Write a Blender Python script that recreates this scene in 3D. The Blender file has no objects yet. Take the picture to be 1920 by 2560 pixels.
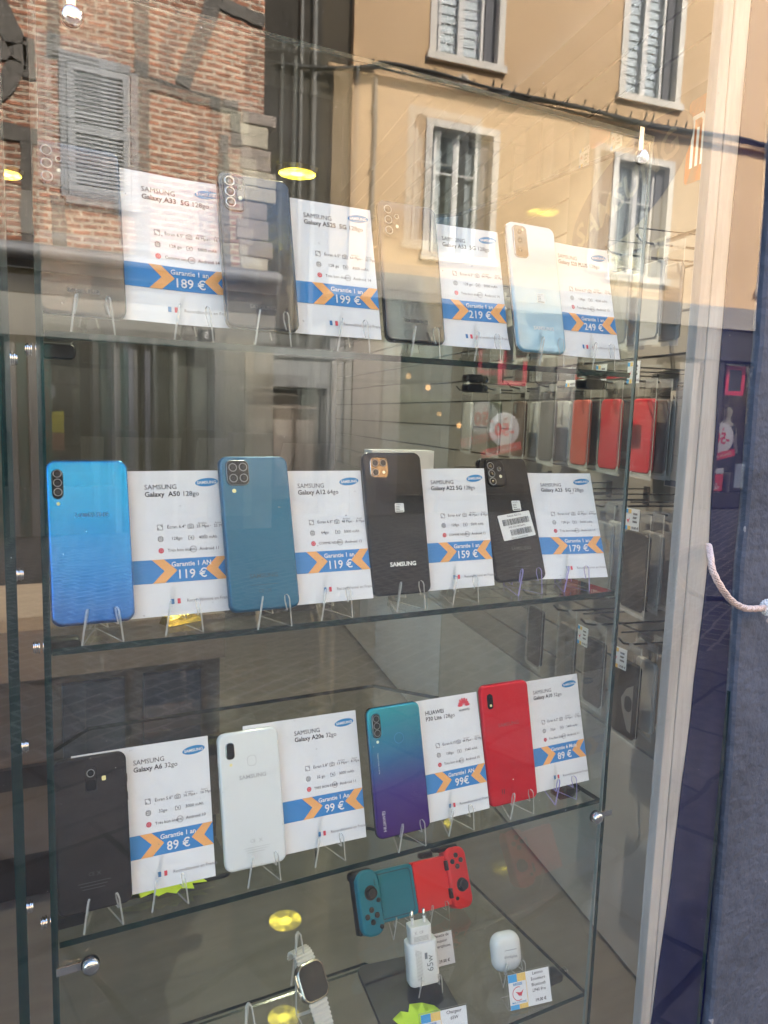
import bpy, bmesh, math, random
from mathutils import Vector, Matrix, Euler
R = math.radians
random.seed(7)
sc = bpy.context.scene
col = sc.collection

# ------------------------------------------------------------------ camera
F_PX, PW, PH = 1900.0, 1920.0, 2560.0
vx = Vector((4650 - 960, 1160 - 1280, F_PX)).normalized()          # window direction seen by the camera (x right, y down, z forward)
vd = Vector((488 - 960, 16270 - 1280, F_PX)).normalized()          # plumb line
Zc = -vd
Xc = (vx - vx.dot(Zc) * Zc).normalized()
Yc = Zc.cross(Xc)
def cam2world(v): return Vector((Xc.dot(v), Yc.dot(v), Zc.dot(v)))
cam_d = bpy.data.cameras.new('camera')
cam = bpy.data.objects.new('camera', cam_d); col.objects.link(cam)
cr, cu, cb = cam2world(Vector((1, 0, 0))), cam2world(Vector((0, -1, 0))), cam2world(Vector((0, 0, -1)))
cam.matrix_world = Matrix(((cr.x, cu.x, cb.x, 0.0), (cr.y, cu.y, cb.y, -0.72), (cr.z, cu.z, cb.z, 1.45), (0, 0, 0, 1)))
cam_d.sensor_fit = 'AUTO'; cam_d.sensor_width = 36.0
cam_d.lens = F_PX / PH * 36.0
cam_d.clip_start = 0.02; cam_d.clip_end = 500
cam_d.dof.use_dof = True; cam_d.dof.focus_distance = 0.92; cam_d.dof.aperture_fstop = 16
sc.camera = cam

# ------------------------------------------------------------------ light
SUN_EL, SUN_AZ = 42.0, 10.0            # sun stands behind the shop, over its roof
world = bpy.data.worlds.new('World'); sc.world = world; world.use_nodes = True
wn = world.node_tree.nodes; wl = world.node_tree.links
sky = wn.new('ShaderNodeTexSky'); sky.sky_type = 'NISHITA'; sky.sun_disc = False
sky.sun_elevation = R(SUN_EL); sky.sun_rotation = R(SUN_AZ); sky.dust_density = 3.0; sky.air_density = 1.0; sky.ozone_density = 1.0
bg = wn['Background']; bg.inputs['Strength'].default_value = 0.15
wl.new(sky.outputs[0], bg.inputs['Color'])
sun_d = bpy.data.lights.new('sun', 'SUN'); sun_d.energy = 2.6; sun_d.angle = R(6); sun_d.color = (1.0, 0.93, 0.82)
sun = bpy.data.objects.new('sun', sun_d); col.objects.link(sun)
sd = Vector((math.sin(R(SUN_AZ)) * math.cos(R(SUN_EL)), math.cos(R(SUN_AZ)) * math.cos(R(SUN_EL)), math.sin(R(SUN_EL))))
sun.rotation_euler = sd.to_track_quat('Z', 'Y').to_euler()
sun.location = sd * 20
sc.view_settings.view_transform = 'Standard'; sc.view_settings.look = 'None'
sc.view_settings.exposure = 3.35; sc.view_settings.gamma = 1.0; sc.view_settings.use_curve_mapping = False
sc.cycles.transparent_max_bounces = 48
sc.cycles.max_bounces = 10; sc.cycles.glossy_bounces = 6; sc.cycles.transmission_bounces = 8; sc.cycles.diffuse_bounces = 3
sc.cycles.caustics_reflective = False; sc.cycles.caustics_refractive = False
sc.cycles.sample_clamp_indirect = 4.0
sc.cycles.use_denoising = True

# ------------------------------------------------------------------ materials
M = {}
def new_mat(name):
    m = bpy.data.materials.new(name); m.use_nodes = True
    return m, m.node_tree.nodes, m.node_tree.links
def pm(name, c, rough=0.6, c2=None, scale=8.0, detail=4.0, bump=0.0, bscale=None, metal=0.0, spec=0.5, coat=0.0, emit=None, estr=1.0, alpha=None, stretch=None, lo=0.35, hi=0.65):
    """principled surface whose colour drifts between c and c2 with a noise in object space"""
    m, n, l = new_mat(name); b = n['Principled BSDF']
    b.inputs['Base Color'].default_value = (*c, 1); b.inputs['Roughness'].default_value = rough
    b.inputs['Metallic'].default_value = metal; b.inputs['Specular IOR Level'].default_value = spec
    b.inputs['Coat Weight'].default_value = coat; b.inputs['Coat Roughness'].default_value = 0.03
    if emit: b.inputs['Emission Color'].default_value = (*emit, 1); b.inputs['Emission Strength'].default_value = estr
    tc = None
    if c2 or bump:
        tc = n.new('ShaderNodeTexCoord'); mp = n.new('ShaderNodeMapping'); l.new(tc.outputs['Object'], mp.inputs[0])
        if stretch: mp.inputs['Scale'].default_value = stretch
    if c2:
        nz = n.new('ShaderNodeTexNoise'); nz.inputs['Scale'].default_value = scale; nz.inputs['Detail'].default_value = detail
        rp = n.new('ShaderNodeValToRGB'); rp.color_ramp.elements[0].position = lo; rp.color_ramp.elements[1].position = hi
        rp.color_ramp.elements[0].color = (*c, 1); rp.color_ramp.elements[1].color = (*c2, 1)
        l.new(mp.outputs[0], nz.inputs['Vector']); l.new(nz.outputs['Fac'], rp.inputs[0]); l.new(rp.outputs[0], b.inputs['Base Color'])
    if bump:
        bn = n.new('ShaderNodeTexNoise'); bn.inputs['Scale'].default_value = bscale or scale; bn.inputs['Detail'].default_value = 5
        bp = n.new('ShaderNodeBump'); bp.inputs['Strength'].default_value = bump; bp.inputs['Distance'].default_value = 0.01
        l.new(mp.outputs[0], bn.inputs['Vector']); l.new(bn.outputs['Fac'], bp.inputs['Height']); l.new(bp.outputs[0], b.inputs['Normal'])
    M[name] = m; return m
def glass(name, tint=(0.96, 0.98, 0.97), ior=1.5, gain=1.0, rough=0.0, dust=0.0, veil=(0.8, 0.8, 0.78)):
    """thin pane: front faces mirror by Fresnel, everything else goes straight through"""
    m, n, l = new_mat(name); out = n['Material Output']; n.remove(n['Principled BSDF'])
    fr = n.new('ShaderNodeFresnel'); fr.inputs['IOR'].default_value = ior
    geo = n.new('ShaderNodeNewGeometry')
    inv = n.new('ShaderNodeMath'); inv.operation = 'SUBTRACT'; inv.inputs[0].default_value = 1.0; l.new(geo.outputs['Backfacing'], inv.inputs[1])
    mul = n.new('ShaderNodeMath'); mul.operation = 'MULTIPLY'; l.new(fr.outputs[0], mul.inputs[0]); l.new(inv.outputs[0], mul.inputs[1])
    g = n.new('ShaderNodeMath'); g.operation = 'MULTIPLY'; g.use_clamp = True; g.inputs[1].default_value = gain; l.new(mul.outputs[0], g.inputs[0])
    tr = n.new('ShaderNodeBsdfTransparent'); tr.inputs[0].default_value = (*tint, 1)
    gl = n.new('ShaderNodeBsdfGlossy'); gl.inputs['Roughness'].default_value = rough; gl.inputs['Color'].default_value = (1, 1, 1, 1)
    mx = n.new('ShaderNodeMixShader'); l.new(g.outputs[0], mx.inputs[0]); l.new(tr.outputs[0], mx.inputs[1]); l.new(gl.outputs[0], mx.inputs[2])
    last = mx
    if dust:
        tc = n.new('ShaderNodeTexCoord'); nz = n.new('ShaderNodeTexNoise'); nz.inputs['Scale'].default_value = 260; nz.inputs['Detail'].default_value = 1
        l.new(tc.outputs['Object'], nz.inputs['Vector'])
        mp = n.new('ShaderNodeMapRange'); mp.inputs[1].default_value = 0.785; mp.inputs[2].default_value = 0.83; mp.inputs[3].default_value = 0.0; mp.inputs[4].default_value = 0.30
        l.new(nz.outputs['Fac'], mp.inputs[0])
        n2 = n.new('ShaderNodeTexNoise'); n2.inputs['Scale'].default_value = 3.0; n2.inputs['Detail'].default_value = 6; n2.inputs['Distortion'].default_value = 1.2
        l.new(tc.outputs['Object'], n2.inputs['Vector'])
        m2 = n.new('ShaderNodeMapRange'); m2.inputs[1].default_value = 0.45; m2.inputs[2].default_value = 0.75; m2.inputs[3].default_value = 0.0; m2.inputs[4].default_value = dust
        l.new(n2.outputs['Fac'], m2.inputs[0])
        ad = n.new('ShaderNodeMath'); ad.operation = 'ADD'; l.new(mp.outputs[0], ad.inputs[0]); l.new(m2.outputs[0], ad.inputs[1])
        df = n.new('ShaderNodeBsdfDiffuse'); df.inputs[0].default_value = (*veil, 1)
        m3 = n.new('ShaderNodeMixShader'); l.new(ad.outputs[0], m3.inputs[0]); l.new(mx.outputs[0], m3.inputs[1]); l.new(df.outputs[0], m3.inputs[2]); last = m3
    l.new(last.outputs[0], out.inputs['Surface'])
    M[name] = m; return m
def emis(name, c, s):
    m, n, l = new_mat(name); n.remove(n['Principled BSDF']); e = n.new('ShaderNodeEmission'); e.inputs[0].default_value = (*c, 1); e.inputs[1].default_value = s
    l.new(e.outputs[0], n['Material Output'].inputs['Surface']); M[name] = m; return m

glass('window_glass', (0.96, 0.975, 0.97), 1.63, 1.2, 0.0, 0.013)
glass('case_glass', (0.96, 0.98, 0.97), 1.50, 1.15)
glass('side_glass', (0.965, 0.985, 0.98), 1.55, 1.2)
glass('shelf_glass', (0.965, 0.985, 0.978), 1.5, 1.2)
glass('clear_plastic', (0.93, 0.93, 0.92), 1.55, 1.6, 0.12, 0.15, (0.7, 0.69, 0.66))
glass('phone_case_film', (0.97, 0.97, 0.97), 1.35, 0.7, 0.04)
glass('acrylic_face', (0.96, 0.96, 0.95), 1.49, 1.3)
def acrylic_edge(name, c, a):
    m, n, l = new_mat(name); b = n['Principled BSDF']; b.inputs['Base Color'].default_value = (*c, 1); b.inputs['Roughness'].default_value = 0.12
    tr = n.new('ShaderNodeBsdfTransparent'); mx = n.new('ShaderNodeMixShader'); mx.inputs[0].default_value = a
    l.new(tr.outputs[0], mx.inputs[1]); l.new(b.outputs[0], mx.inputs[2]); l.new(mx.outputs[0], n['Material Output'].inputs['Surface']); M[name] = m
acrylic_edge('acrylic_edge', (0.74, 0.74, 0.71), 0.46)
acrylic_edge('violet_edge', (0.38, 0.34, 0.72), 0.75)
acrylic_edge('bag_film', (0.62, 0.61, 0.58), 0.42)
acrylic_edge('bag_seam', (0.72, 0.71, 0.67), 0.55)
pm('glass_edge', (0.006, 0.022, 0.020), 0.15, spec=0.6)
pm('glass_edge_light', (0.16, 0.20, 0.18), 0.15, spec=0.6)
pm('chrome', (0.75, 0.73, 0.70), 0.12, metal=1.0)
pm('black_rubber', (0.012, 0.012, 0.013), 0.45)
pm('paper', (0.80, 0.80, 0.81), 0.75, (0.77, 0.77, 0.785), 30, bump=0.03, bscale=22)
pm('ink_grey', (0.085, 0.075, 0.08), 0.7)
pm('ink_light', (0.20, 0.19, 0.20), 0.7)
pm('ink_blue', (0.045, 0.215, 0.53), 0.65, (0.035, 0.245, 0.57), 14)
pm('ink_logo', (0.03, 0.24, 0.52), 0.65)
pm('ink_orange', (0.87, 0.40, 0.12), 0.65, (0.86, 0.43, 0.16), 14)
pm('ink_red', (0.68, 0.06, 0.09), 0.65)
pm('ink_white', (0.82, 0.82, 0.83), 0.7)
pm('flag_blue', (0.05, 0.19, 0.42), 0.7)
pm('flag_red', (0.70, 0.07, 0.10), 0.7)
pm('yellow_ink', (0.85, 0.56, 0.16), 0.65)
pm('sky_ink', (0.06, 0.36, 0.72), 0.65)

# ------------------------------------------------------------------ mesh helpers
class MB:
    def __init__(s): s.v = []; s.f = []; s.m = []; s.mats = []; s.sm = []
    def mi(s, m):
        if m not in s.mats: s.mats.append(m)
        return s.mats.index(m)
    def add(s, vs, fs, m, smooth=False):
        o = len(s.v); s.v += [tuple(v) for v in vs]; k = s.mi(m)
        for f in fs: s.f.append([i + o for i in f]); s.m.append(k); s.sm.append(smooth)
    def box(s, x0, x1, y0, y1, z0, z1, m, mats=None):
        vs = [(x0, y0, z0), (x1, y0, z0), (x1, y1, z0), (x0, y1, z0), (x0, y0, z1), (x1, y0, z1), (x1, y1, z1), (x0, y1, z1)]
        fs = [(0, 1, 5, 4), (1, 2, 6, 5), (2, 3, 7, 6), (3, 0, 4, 7), (4, 5, 6, 7), (3, 2, 1, 0)]   # front -y, +x, back +y, -x, top, bottom
        if not mats: s.add(vs, fs, m)
        else:
            for f, mm in zip(fs, mats): s.add(vs, [f], mm)
        return s
    def obox(s, c, ex, ey, ez, hx, hy, hz, m):
        c = Vector(c); vs = [c + ex * (a * hx) + ey * (b * hy) + ez * (d * hz) for d in (-1, 1) for a, b in ((-1, -1), (1, -1), (1, 1), (-1, 1))]
        s.add(vs, [(0, 1, 5, 4), (1, 2, 6, 5), (2, 3, 7, 6), (3, 0, 4, 7), (4, 5, 6, 7), (3, 2, 1, 0)], m); return s
    def bar(s, a, b, w, d, m, up=(0, 1, 0)):
        a, b = Vector(a), Vector(b); ez = (b - a).normalized(); ey = Vector(up); ex = ey.cross(ez).normalized(); ey = ez.cross(ex)
        return s.obox((a + b) / 2, ex, ey, ez, w / 2, d / 2, (b - a).length / 2, m)
    def tube(s, pts, r, m, n=10, caps=True, smooth=True):
        pts = [Vector(p) for p in pts]; rs = r if isinstance(r, (list, tuple)) else [r] * len(pts)
        vs = []; ref = None
        for i, p in enumerate(pts):
            t = (pts[min(i + 1, len(pts) - 1)] - pts[max(i - 1, 0)]).normalized()
            if ref is None: ref = Vector((0, 0, 1)) if abs(t.z) < 0.9 else Vector((1, 0, 0))
            ex = (ref - t * ref.dot(t)).normalized(); ey = t.cross(ex); ref = ex
            for k in range(n):
                a = 2 * math.pi * k / n; vs.append(p + ex * (math.cos(a) * rs[i]) + ey * (math.sin(a) * rs[i]))
        fs = [(i * n + k, i * n + (k + 1) % n, (i + 1) * n + (k + 1) % n, (i + 1) * n + k) for i in range(len(pts) - 1) for k in range(n)]
        s.add(vs, fs, m, smooth)
        if caps: s.add(vs[:n], [tuple(range(n - 1, -1, -1))], m); s.add(vs[-n:], [tuple(range(n))], m)
        return s
    def cyl(s, a, b, r, m, n=24): return s.tube([a, b], r, m, n)
    def slab(s, ol, prof, mat_side, mat_front=None, mat_back=None, smooth=True):
        """ol(inset) -> outline in (x,z), counter-clockwise seen from -y; prof = [(inset, y)] from back to front"""
        rings = [[(p[0], y, p[1]) for p in ol(i)] for i, y in prof]; n = len(rings[0])
        vs = [v for r in rings for v in r]
        fs = [(i * n + k, i * n + (k + 1) % n, (i + 1) * n + (k + 1) % n, (i + 1) * n + k) for i in range(len(rings) - 1) for k in range(n)]
        s.add(vs, fs, mat_side, smooth)
        s.add(rings[-1], [tuple(range(n))], mat_front or mat_side)
        s.add(rings[0], [tuple(range(n - 1, -1, -1))], mat_back or mat_side); return s
    def poly(s, pts2, y, m, thick=None):
        """flat polygon in (x,z) facing -y"""
        s.add([(p[0], y, p[1]) for p in pts2], [tuple(range(len(pts2)))], m); return s
    def text(s, body, x, z, size, m, y=0.0, align='LEFT', bold=0.0, rot=0.0, sx=1.0, shear=0.0, mirror=False):
        vs, fs = text_geo(body, align, bold)
        c, sn = math.cos(rot), math.sin(rot)
        out = []
        for (a, b) in vs:
            a = a * size * sx + b * shear * size; b *= size
            out.append((x + a * c - b * sn, y, z + a * sn + b * c))
        s.add(out, fs, m); return s
    def stroke(s, pts, w, m, y=0.0, closed=False):
        n = len(pts)
        for i in range(n if closed else n - 1):
            a, b = Vector(pts[i]), Vector(pts[(i + 1) % n]); d = (b - a)
            if d.length < 1e-9: continue
            d.normalize(); q = Vector((-d.y, d.x)) * w / 2; a2 = a - d * w * 0.4; b2 = b + d * w * 0.4
            s.add([(p.x, y, p.y) for p in (a2 - q, b2 - q, b2 + q, a2 + q)], [(0, 1, 2, 3)], m)
        return s
    def xf(s, fn): s.v = [tuple(fn(Vector(v))) for v in s.v]; return s
    def build(s, name, parent=None, loc=None, rot=None, bevel=0.0, seg=2, autosmooth=False):
        me = bpy.data.meshes.new(name); me.from_pydata(s.v, [], s.f); me.update()
        for m in s.mats: me.materials.append(M[m])
        me.polygons.foreach_set('material_index', s.m); me.polygons.foreach_set('use_smooth', s.sm)
        o = bpy.data.objects.new(name, me); col.objects.link(o)
        if parent: o.parent = parent
        if loc: o.location = loc
        if rot: o.rotation_euler = rot
        if bevel:
            bv = o.modifiers.new('bevel', 'BEVEL'); bv.width = bevel; bv.segments = seg; bv.limit_method = 'ANGLE'; bv.angle_limit = R(40)
        return o
_tc = {}
def text_geo(body, align='LEFT', bold=0.0):
    k = (body, align, bold)
    if k in _tc: return _tc[k]
    cu_ = bpy.data.curves.new('t', 'FONT'); cu_.body = body; cu_.size = 1.0; cu_.align_x = align; cu_.align_y = 'CENTER' if False else 'TOP_BASELINE'
    cu_.resolution_u = 2; cu_.offset = bold
    ob = bpy.data.objects.new('t', cu_); me = ob.to_mesh()
    r = ([(v.co.x, v.co.y) for v in me.vertices], [tuple(p.vertices) for p in me.polygons])
    ob.to_mesh_clear(); bpy.data.objects.remove(ob); bpy.data.curves.remove(cu_)
    _tc[k] = r; return r
def rrect(cx, cz, w, h, r, n=6):
    def f(i=0.0):
        a, b = w / 2 - i, h / 2 - i; q = max(min(r - i, a, b), 1e-5); pts = []
        for sx, sz, a0 in ((1, -1, -90), (1, 1, 0), (-1, 1, 90), (-1, -1, 180)):
            for k in range(n + 1):
                t = R(a0 + 90 * k / n); pts.append((cx + sx * (a - q) + q * math.cos(t), cz + sz * (b - q) + q * math.sin(t)))
        return pts
    return f
def circ(cx, cz, r, n=28, e=1.0, tilt=0.0):
    c, s_ = math.cos(tilt), math.sin(tilt)
    def f(i=0.0):
        o = []
        for k in range(n):
            a = 2 * math.pi * k / n; x, z = (r - i) * math.cos(a), (r - i) * e * math.sin(a); o.append((cx + x * c - z * s_, cz + x * s_ + z * c))
        return o
    return f
def tag(o, label=None, cat=None, group=None, kind=None):
    if label: o['label'] = label
    if cat: o['category'] = cat
    if group: o['group'] = group
    if kind: o['kind'] = kind
    return o
def empty(name, loc, rot=(0, 0, 0), label=None, cat=None, group=None):
    o = bpy.data.objects.new(name, None); o.empty_display_size = 0.02; col.objects.link(o); o.location = loc; o.rotation_euler = rot
    return tag(o, label, cat, group)
def copy_tree(o, parent=None):
    c = o.copy(); col.objects.link(c)
    if parent: c.parent = parent
    for ch in list(o.children): copy_tree(ch, c)
    return c
ZV, XV, YV = Vector((0, 0, 1)), Vector((1, 0, 0)), Vector((0, 1, 0))

# ================================================================== SETTING
YW = -0.025                              # plane of the shop window
# paving: stone setts in the roadway, worn slabs along the shop front
def paving(name, c1, c2, mortar, bw, bh, msize, rotz, scale=1.0):
    m, n, l = new_mat(name); b = n['Principled BSDF']; b.inputs['Roughness'].default_value = 0.75
    tc = n.new('ShaderNodeTexCoord'); mp = n.new('ShaderNodeMapping'); mp.inputs['Rotation'].default_value = (0, 0, rotz); l.new(tc.outputs['Object'], mp.inputs[0])
    nz = n.new('ShaderNodeTexNoise'); nz.inputs['Scale'].default_value = 2.2; nz.inputs['Detail'].default_value = 3; l.new(mp.outputs[0], nz.inputs['Vector'])
    mx = n.new('ShaderNodeVectorMath'); mx.operation = 'MULTIPLY_ADD'; mx.inputs[1].default_value = (0.09, 0.09, 0.0); l.new(nz.outputs['Color'], mx.inputs[0]); l.new(mp.outputs[0], mx.inputs[2])
    br = n.new('ShaderNodeTexBrick'); br.inputs['Scale'].default_value = scale; br.inputs['Brick Width'].default_value = bw; br.inputs['Row Height'].default_value = bh
    br.inputs['Mortar Size'].default_value = msize; br.inputs['Mortar Smooth'].default_value = 0.4; br.inputs['Bias'].default_value = 0.0
    br.inputs['Color1'].default_value = (*c1, 1); br.inputs['Color2'].default_value = (*c2, 1); br.inputs['Mortar'].default_value = (*mortar, 1)
    l.new(mx.outputs[0], br.inputs['Vector'])
    n2 = n.new('ShaderNodeTexNoise'); n2.inputs['Scale'].default_value = 14; n2.inputs['Detail'].default_value = 8; l.new(tc.outputs['Object'], n2.inputs['Vector'])
    rp = n.new('ShaderNodeMapRange'); rp.inputs[1].default_value = 0.3; rp.inputs[2].default_value = 0.7; rp.inputs[3].default_value = 0.65; rp.inputs[4].default_value = 1.25; l.new(n2.outputs['Fac'], rp.inputs[0])
    mm = n.new('ShaderNodeMix'); mm.data_type = 'RGBA'; mm.blend_type = 'MULTIPLY'; mm.inputs[0].default_value = 1.0
    l.new(br.outputs['Color'], mm.inputs[6]); l.new(rp.outputs[0], mm.inputs[7]); l.new(mm.outputs[2], b.inputs['Base Color'])
    bp = n.new('ShaderNodeBump'); bp.inputs['Strength'].default_value = 0.5; bp.inputs['Distance'].default_value = 0.01; l.new(br.outputs['Fac'], bp.inputs['Height']); bp.invert = True
    l.new(bp.outputs[0], b.inputs['Normal']); M[name] = m
paving('sett_stone', (0.13, 0.121, 0.108), (0.050, 0.047, 0.043), (0.30, 0.28, 0.25), 0.16, 0.11, 0.012, R(28))
paving('slab_stone', (0.155, 0.141, 0.126), (0.068, 0.063, 0.056), (0.016, 0.015, 0.014), 0.62, 0.42, 0.014, R(18))
g = MB(); g.add([(-120, -120, -0.004), (140, -120, -0.004), (140, 120, -0.004), (-120, 120, -0.004)], [(0, 1, 2, 3)], 'sett_stone')
tag(g.build('ground'), kind='structure')
g = MB(); g.add([(-20, -2.6, 0.0), (30, -2.6, 0.0), (30, -0.2, 0.0), (-20, -0.2, 0.0)], [(0, 1, 2, 3)], 'slab_stone')
tag(g.build('pavement'), kind='structure')
pm('floor_tile', (0.145, 0.132, 0.115), 0.45, (0.118, 0.107, 0.093), 3, stretch=(1, 6, 1))
g = MB(); g.add([(-2.6, 0.0, 0.002), (3.4, 0.0, 0.002), (3.4, 4.6, 0.002), (-2.6, 4.6, 0.002)], [(0, 1, 2, 3)], 'floor_tile')
tag(g.build('shop_floor'), kind='structure')
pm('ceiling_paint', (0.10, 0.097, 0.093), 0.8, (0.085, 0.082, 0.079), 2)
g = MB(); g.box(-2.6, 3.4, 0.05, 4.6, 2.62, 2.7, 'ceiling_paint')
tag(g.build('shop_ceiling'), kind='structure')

# -------- the shop's own front: dark blue roughcast masonry round the window
pm('blue_roughcast', (0.072, 0.084, 0.108), 0.85, (0.060, 0.071, 0.094), 5, bump=0.6, bscale=60, spec=0.3)
front = MB()
random.seed(3)
# right pier with the uneven edge of its render coat where it meets the glass
zs = [0.0 + 0.06 * i for i in range(50)]
edge = [0.912 + 0.030 * (1.57 - z) + 0.002 * math.sin(z * 9.0) + random.uniform(-0.0018, 0.0018) for z in zs]
vs = []; fs = []
for z, e in zip(zs, edge): vs += [(e, YW - 0.0035, z), (e + 0.004, YW - 0.007, z), (2.6, YW - 0.0075, z), (2.6, 0.3, z), (e, 0.0, z)]
for i in range(len(zs) - 1):
    for k in range(4): fs.append((i * 5 + k, i * 5 + k + 1, (i + 1) * 5 + k + 1, (i + 1) * 5 + k))
    fs.append((i * 5 + 4, i * 5, (i + 1) * 5, (i + 1) * 5 + 4))
front.add(vs, fs, 'blue_roughcast')
front.box(-9.0, 14.0, YW - 0.03, 0.3, 2.95, 9.6, 'blue_roughcast')  # upper front out of view, built high to keep sun off the street
front.box(-9.0, -2.6, YW - 0.03, 0.3, 0.0, 2.94, 'blue_roughcast')
front.box(2.61, 14.0, YW - 0.03, 0.3, 0.0, 2.94, 'blue_roughcast')
front.box(-2.59, 0.92, YW - 0.03, 0.0, 0.0, 0.34, 'blue_roughcast')
m = M['blue_roughcast']; n = m.node_tree.nodes; l = m.node_tree.links; b_ = n['Principled BSDF']
src_ = b_.inputs['Base Color'].links[0].from_socket; tc_ = n.new('ShaderNodeTexCoord'); st_ = n.new('ShaderNodeTexNoise'); st_.inputs['Scale'].default_value = 7; st_.inputs['Detail'].default_value = 9; st_.inputs['Roughness'].default_value = 0.7
l.new(tc_.outputs['Object'], st_.inputs['Vector']); rp2 = n.new('ShaderNodeMapRange'); rp2.inputs[1].default_value = 0.35; rp2.inputs[2].default_value = 0.65; rp2.inputs[3].default_value = 0.72; rp2.inputs[4].default_value = 1.2; l.new(st_.outputs['Fac'], rp2.inputs[0])
mu_ = n.new('ShaderNodeMix'); mu_.data_type = 'RGBA'; mu_.blend_type = 'MULTIPLY'; mu_.inputs[0].default_value = 1.0; l.new(src_, mu_.inputs[6]); l.new(rp2.outputs[0], mu_.inputs[7])
ch_ = n.new('ShaderNodeTexNoise'); ch_.inputs['Scale'].default_value = 42; ch_.inputs['Detail'].default_value = 2; l.new(tc_.outputs['Object'], ch_.inputs['Vector']); cm_ = n.new('ShaderNodeMapRange'); cm_.inputs[1].default_value = 0.735; cm_.inputs[2].default_value = 0.75; l.new(ch_.outputs['Fac'], cm_.inputs[0])
mc_ = n.new('ShaderNodeMix'); mc_.data_type = 'RGBA'; l.new(cm_.outputs[0], mc_.inputs[0]); l.new(mu_.outputs[2], mc_.inputs[6]); mc_.inputs[7].default_value = (0.22, 0.22, 0.22, 1); l.new(mc_.outputs[2], b_.inputs['Base Color'])
tag(front.build('shop_front_wall'), 'rough dark blue roughcast masonry along the right side of the shop window', 'wall')

# -------- shop window: pane over a white inner post and a strip of dark blue paint behind the glass
win = empty('shop_window', (-0.8, YW, 0.34), label='tall shop window pane mirroring the street, between white post and blue masonry', cat='window')
def wloc(b): return b.xf(lambda v: v - Vector((-0.8, YW, 0.34)))
pane = MB(); pane.box(-2.58, 0.9265, YW, YW + 0.006, 0.345, 2.94, 'window_glass', ['window_glass', 'glass_edge', 'window_glass', 'glass_edge', 'glass_edge', 'glass_edge'])
wloc(pane).build('pane', win)
pm('white_post_paint', (0.43, 0.415, 0.375), 0.6, (0.32, 0.31, 0.28), 5.0, detail=10, stretch=(6, 6, 1), bump=0.15, bscale=30, lo=0.42, hi=0.60)
post = MB()
post.box(0.8095, 0.8280, YW + 0.0085, YW + 0.024, 0.345, 2.94, 'white_post_paint')
post.box(0.8282, 0.8310, YW + 0.0120, YW + 0.024, 0.345, 2.94, 'white_post_paint')
post.box(0.8312, 0.8720, YW + 0.0095, YW + 0.024, 0.345, 2.94, 'white_post_paint')
wloc(post).build('post', win, bevel=0.0015)
pm('blue_paint', (0.003, 0.005, 0.036), 0.7, (0.005, 0.009, 0.050), 6, spec=0.1, stretch=(3, 3, 1))
bp_ = MB(); zs2 = [0.35 + 0.05 * i for i in range(52)]; vs = []; fs = []
random.seed(11); wob = 0
for z in zs2:
    wob = 0.75 * wob + random.uniform(-0.0012, 0.0012)
    KZ = ((0.3, 0.822), (0.56, 0.8286), (0.75, 0.843), (1.0, 0.857), (1.25, 0.866), (1.5, 0.8585), (1.99, 0.858), (3.2, 0.86))
    kk = max(i_ for i_ in range(len(KZ) - 1) if KZ[i_][0] <= z); t_ = (z - KZ[kk][0]) / (KZ[kk + 1][0] - KZ[kk][0]); x = KZ[kk][1] + (KZ[kk + 1][1] - KZ[kk][1]) * t_ + wob
    vs += [(x, YW + 0.0075, z), (0.960, YW + 0.0075, z), (0.960, YW + 0.022, z), (x + 0.002, YW + 0.022, z)]
for i in range(len(zs2) - 1):
    for a, b in ((0, 1), (1, 2), (2, 3), (3, 0)): fs.append((i * 4 + a, i * 4 + b, (i + 1) * 4 + b, (i + 1) * 4 + a))
bp_.add(vs, fs, 'blue_paint'); wloc(bp_).build('painted_strip', win)

# -------- room behind the window
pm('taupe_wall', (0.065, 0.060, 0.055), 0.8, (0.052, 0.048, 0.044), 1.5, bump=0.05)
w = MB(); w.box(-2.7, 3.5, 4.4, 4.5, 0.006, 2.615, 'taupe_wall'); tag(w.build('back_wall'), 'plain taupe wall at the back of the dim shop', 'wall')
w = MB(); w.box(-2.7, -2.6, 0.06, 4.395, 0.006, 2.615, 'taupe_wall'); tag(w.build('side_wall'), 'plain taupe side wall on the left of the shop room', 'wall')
WX = lambda y: 1.34 + 0.2 * y                       # the slat wall runs back from the window, splayed
wdir = Vector((0.2, 1, 0)).normalized(); wnor = Vector((-1, 0.2, 0)).normalized()
pm('slat_board', (0.27, 0.25, 0.225), 0.5, (0.24, 0.222, 0.20), 2.5, stretch=(1, 1, 7), bump=0.04)
pm('groove_dark', (0.13, 0.12, 0.11), 0.6)
sw = MB(); z = 0.05
P0 = Vector((1.34, 0.06, 0)); L = 4.3
def wp(s, k, z): v = Vector((WX(0.0), 0.0, 0)) + wdir * s + wnor * k; return (v.x, v.y, z)
def wbox(mb, s0, s1, k0, k1, z0, z1, m):
    vs = [wp(s0, k1, z0), wp(s1, k1, z0), wp(s1, k0, z0), wp(s0, k0, z0), wp(s0, k1, z1), wp(s1, k1, z1), wp(s1, k0, z1), wp(s0, k0, z1)]
    mb.add(vs, [(4, 5, 1, 0), (5, 6, 2, 1), (6, 7, 3, 2), (7, 4, 0, 3), (7, 6, 5, 4), (0, 1, 2, 3)], m)
wbox(sw, 0.04, 4.4, -0.03, -0.012, 0.006, 2.6, 'groove_dark')
zz = 0.62
pm('skirting_white', (0.40, 0.385, 0.365), 0.55, (0.35, 0.337, 0.32), 2.5)
wbox(sw, 0.04, 4.4, -0.012, 0.0, 0.02, zz - 0.006, 'skirting_white')
while zz < 2.5:
    wbox(sw, 0.04, 4.4, -0.012, 0.0, zz, zz + 0.094, 'slat_board'); zz += 0.1
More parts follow.
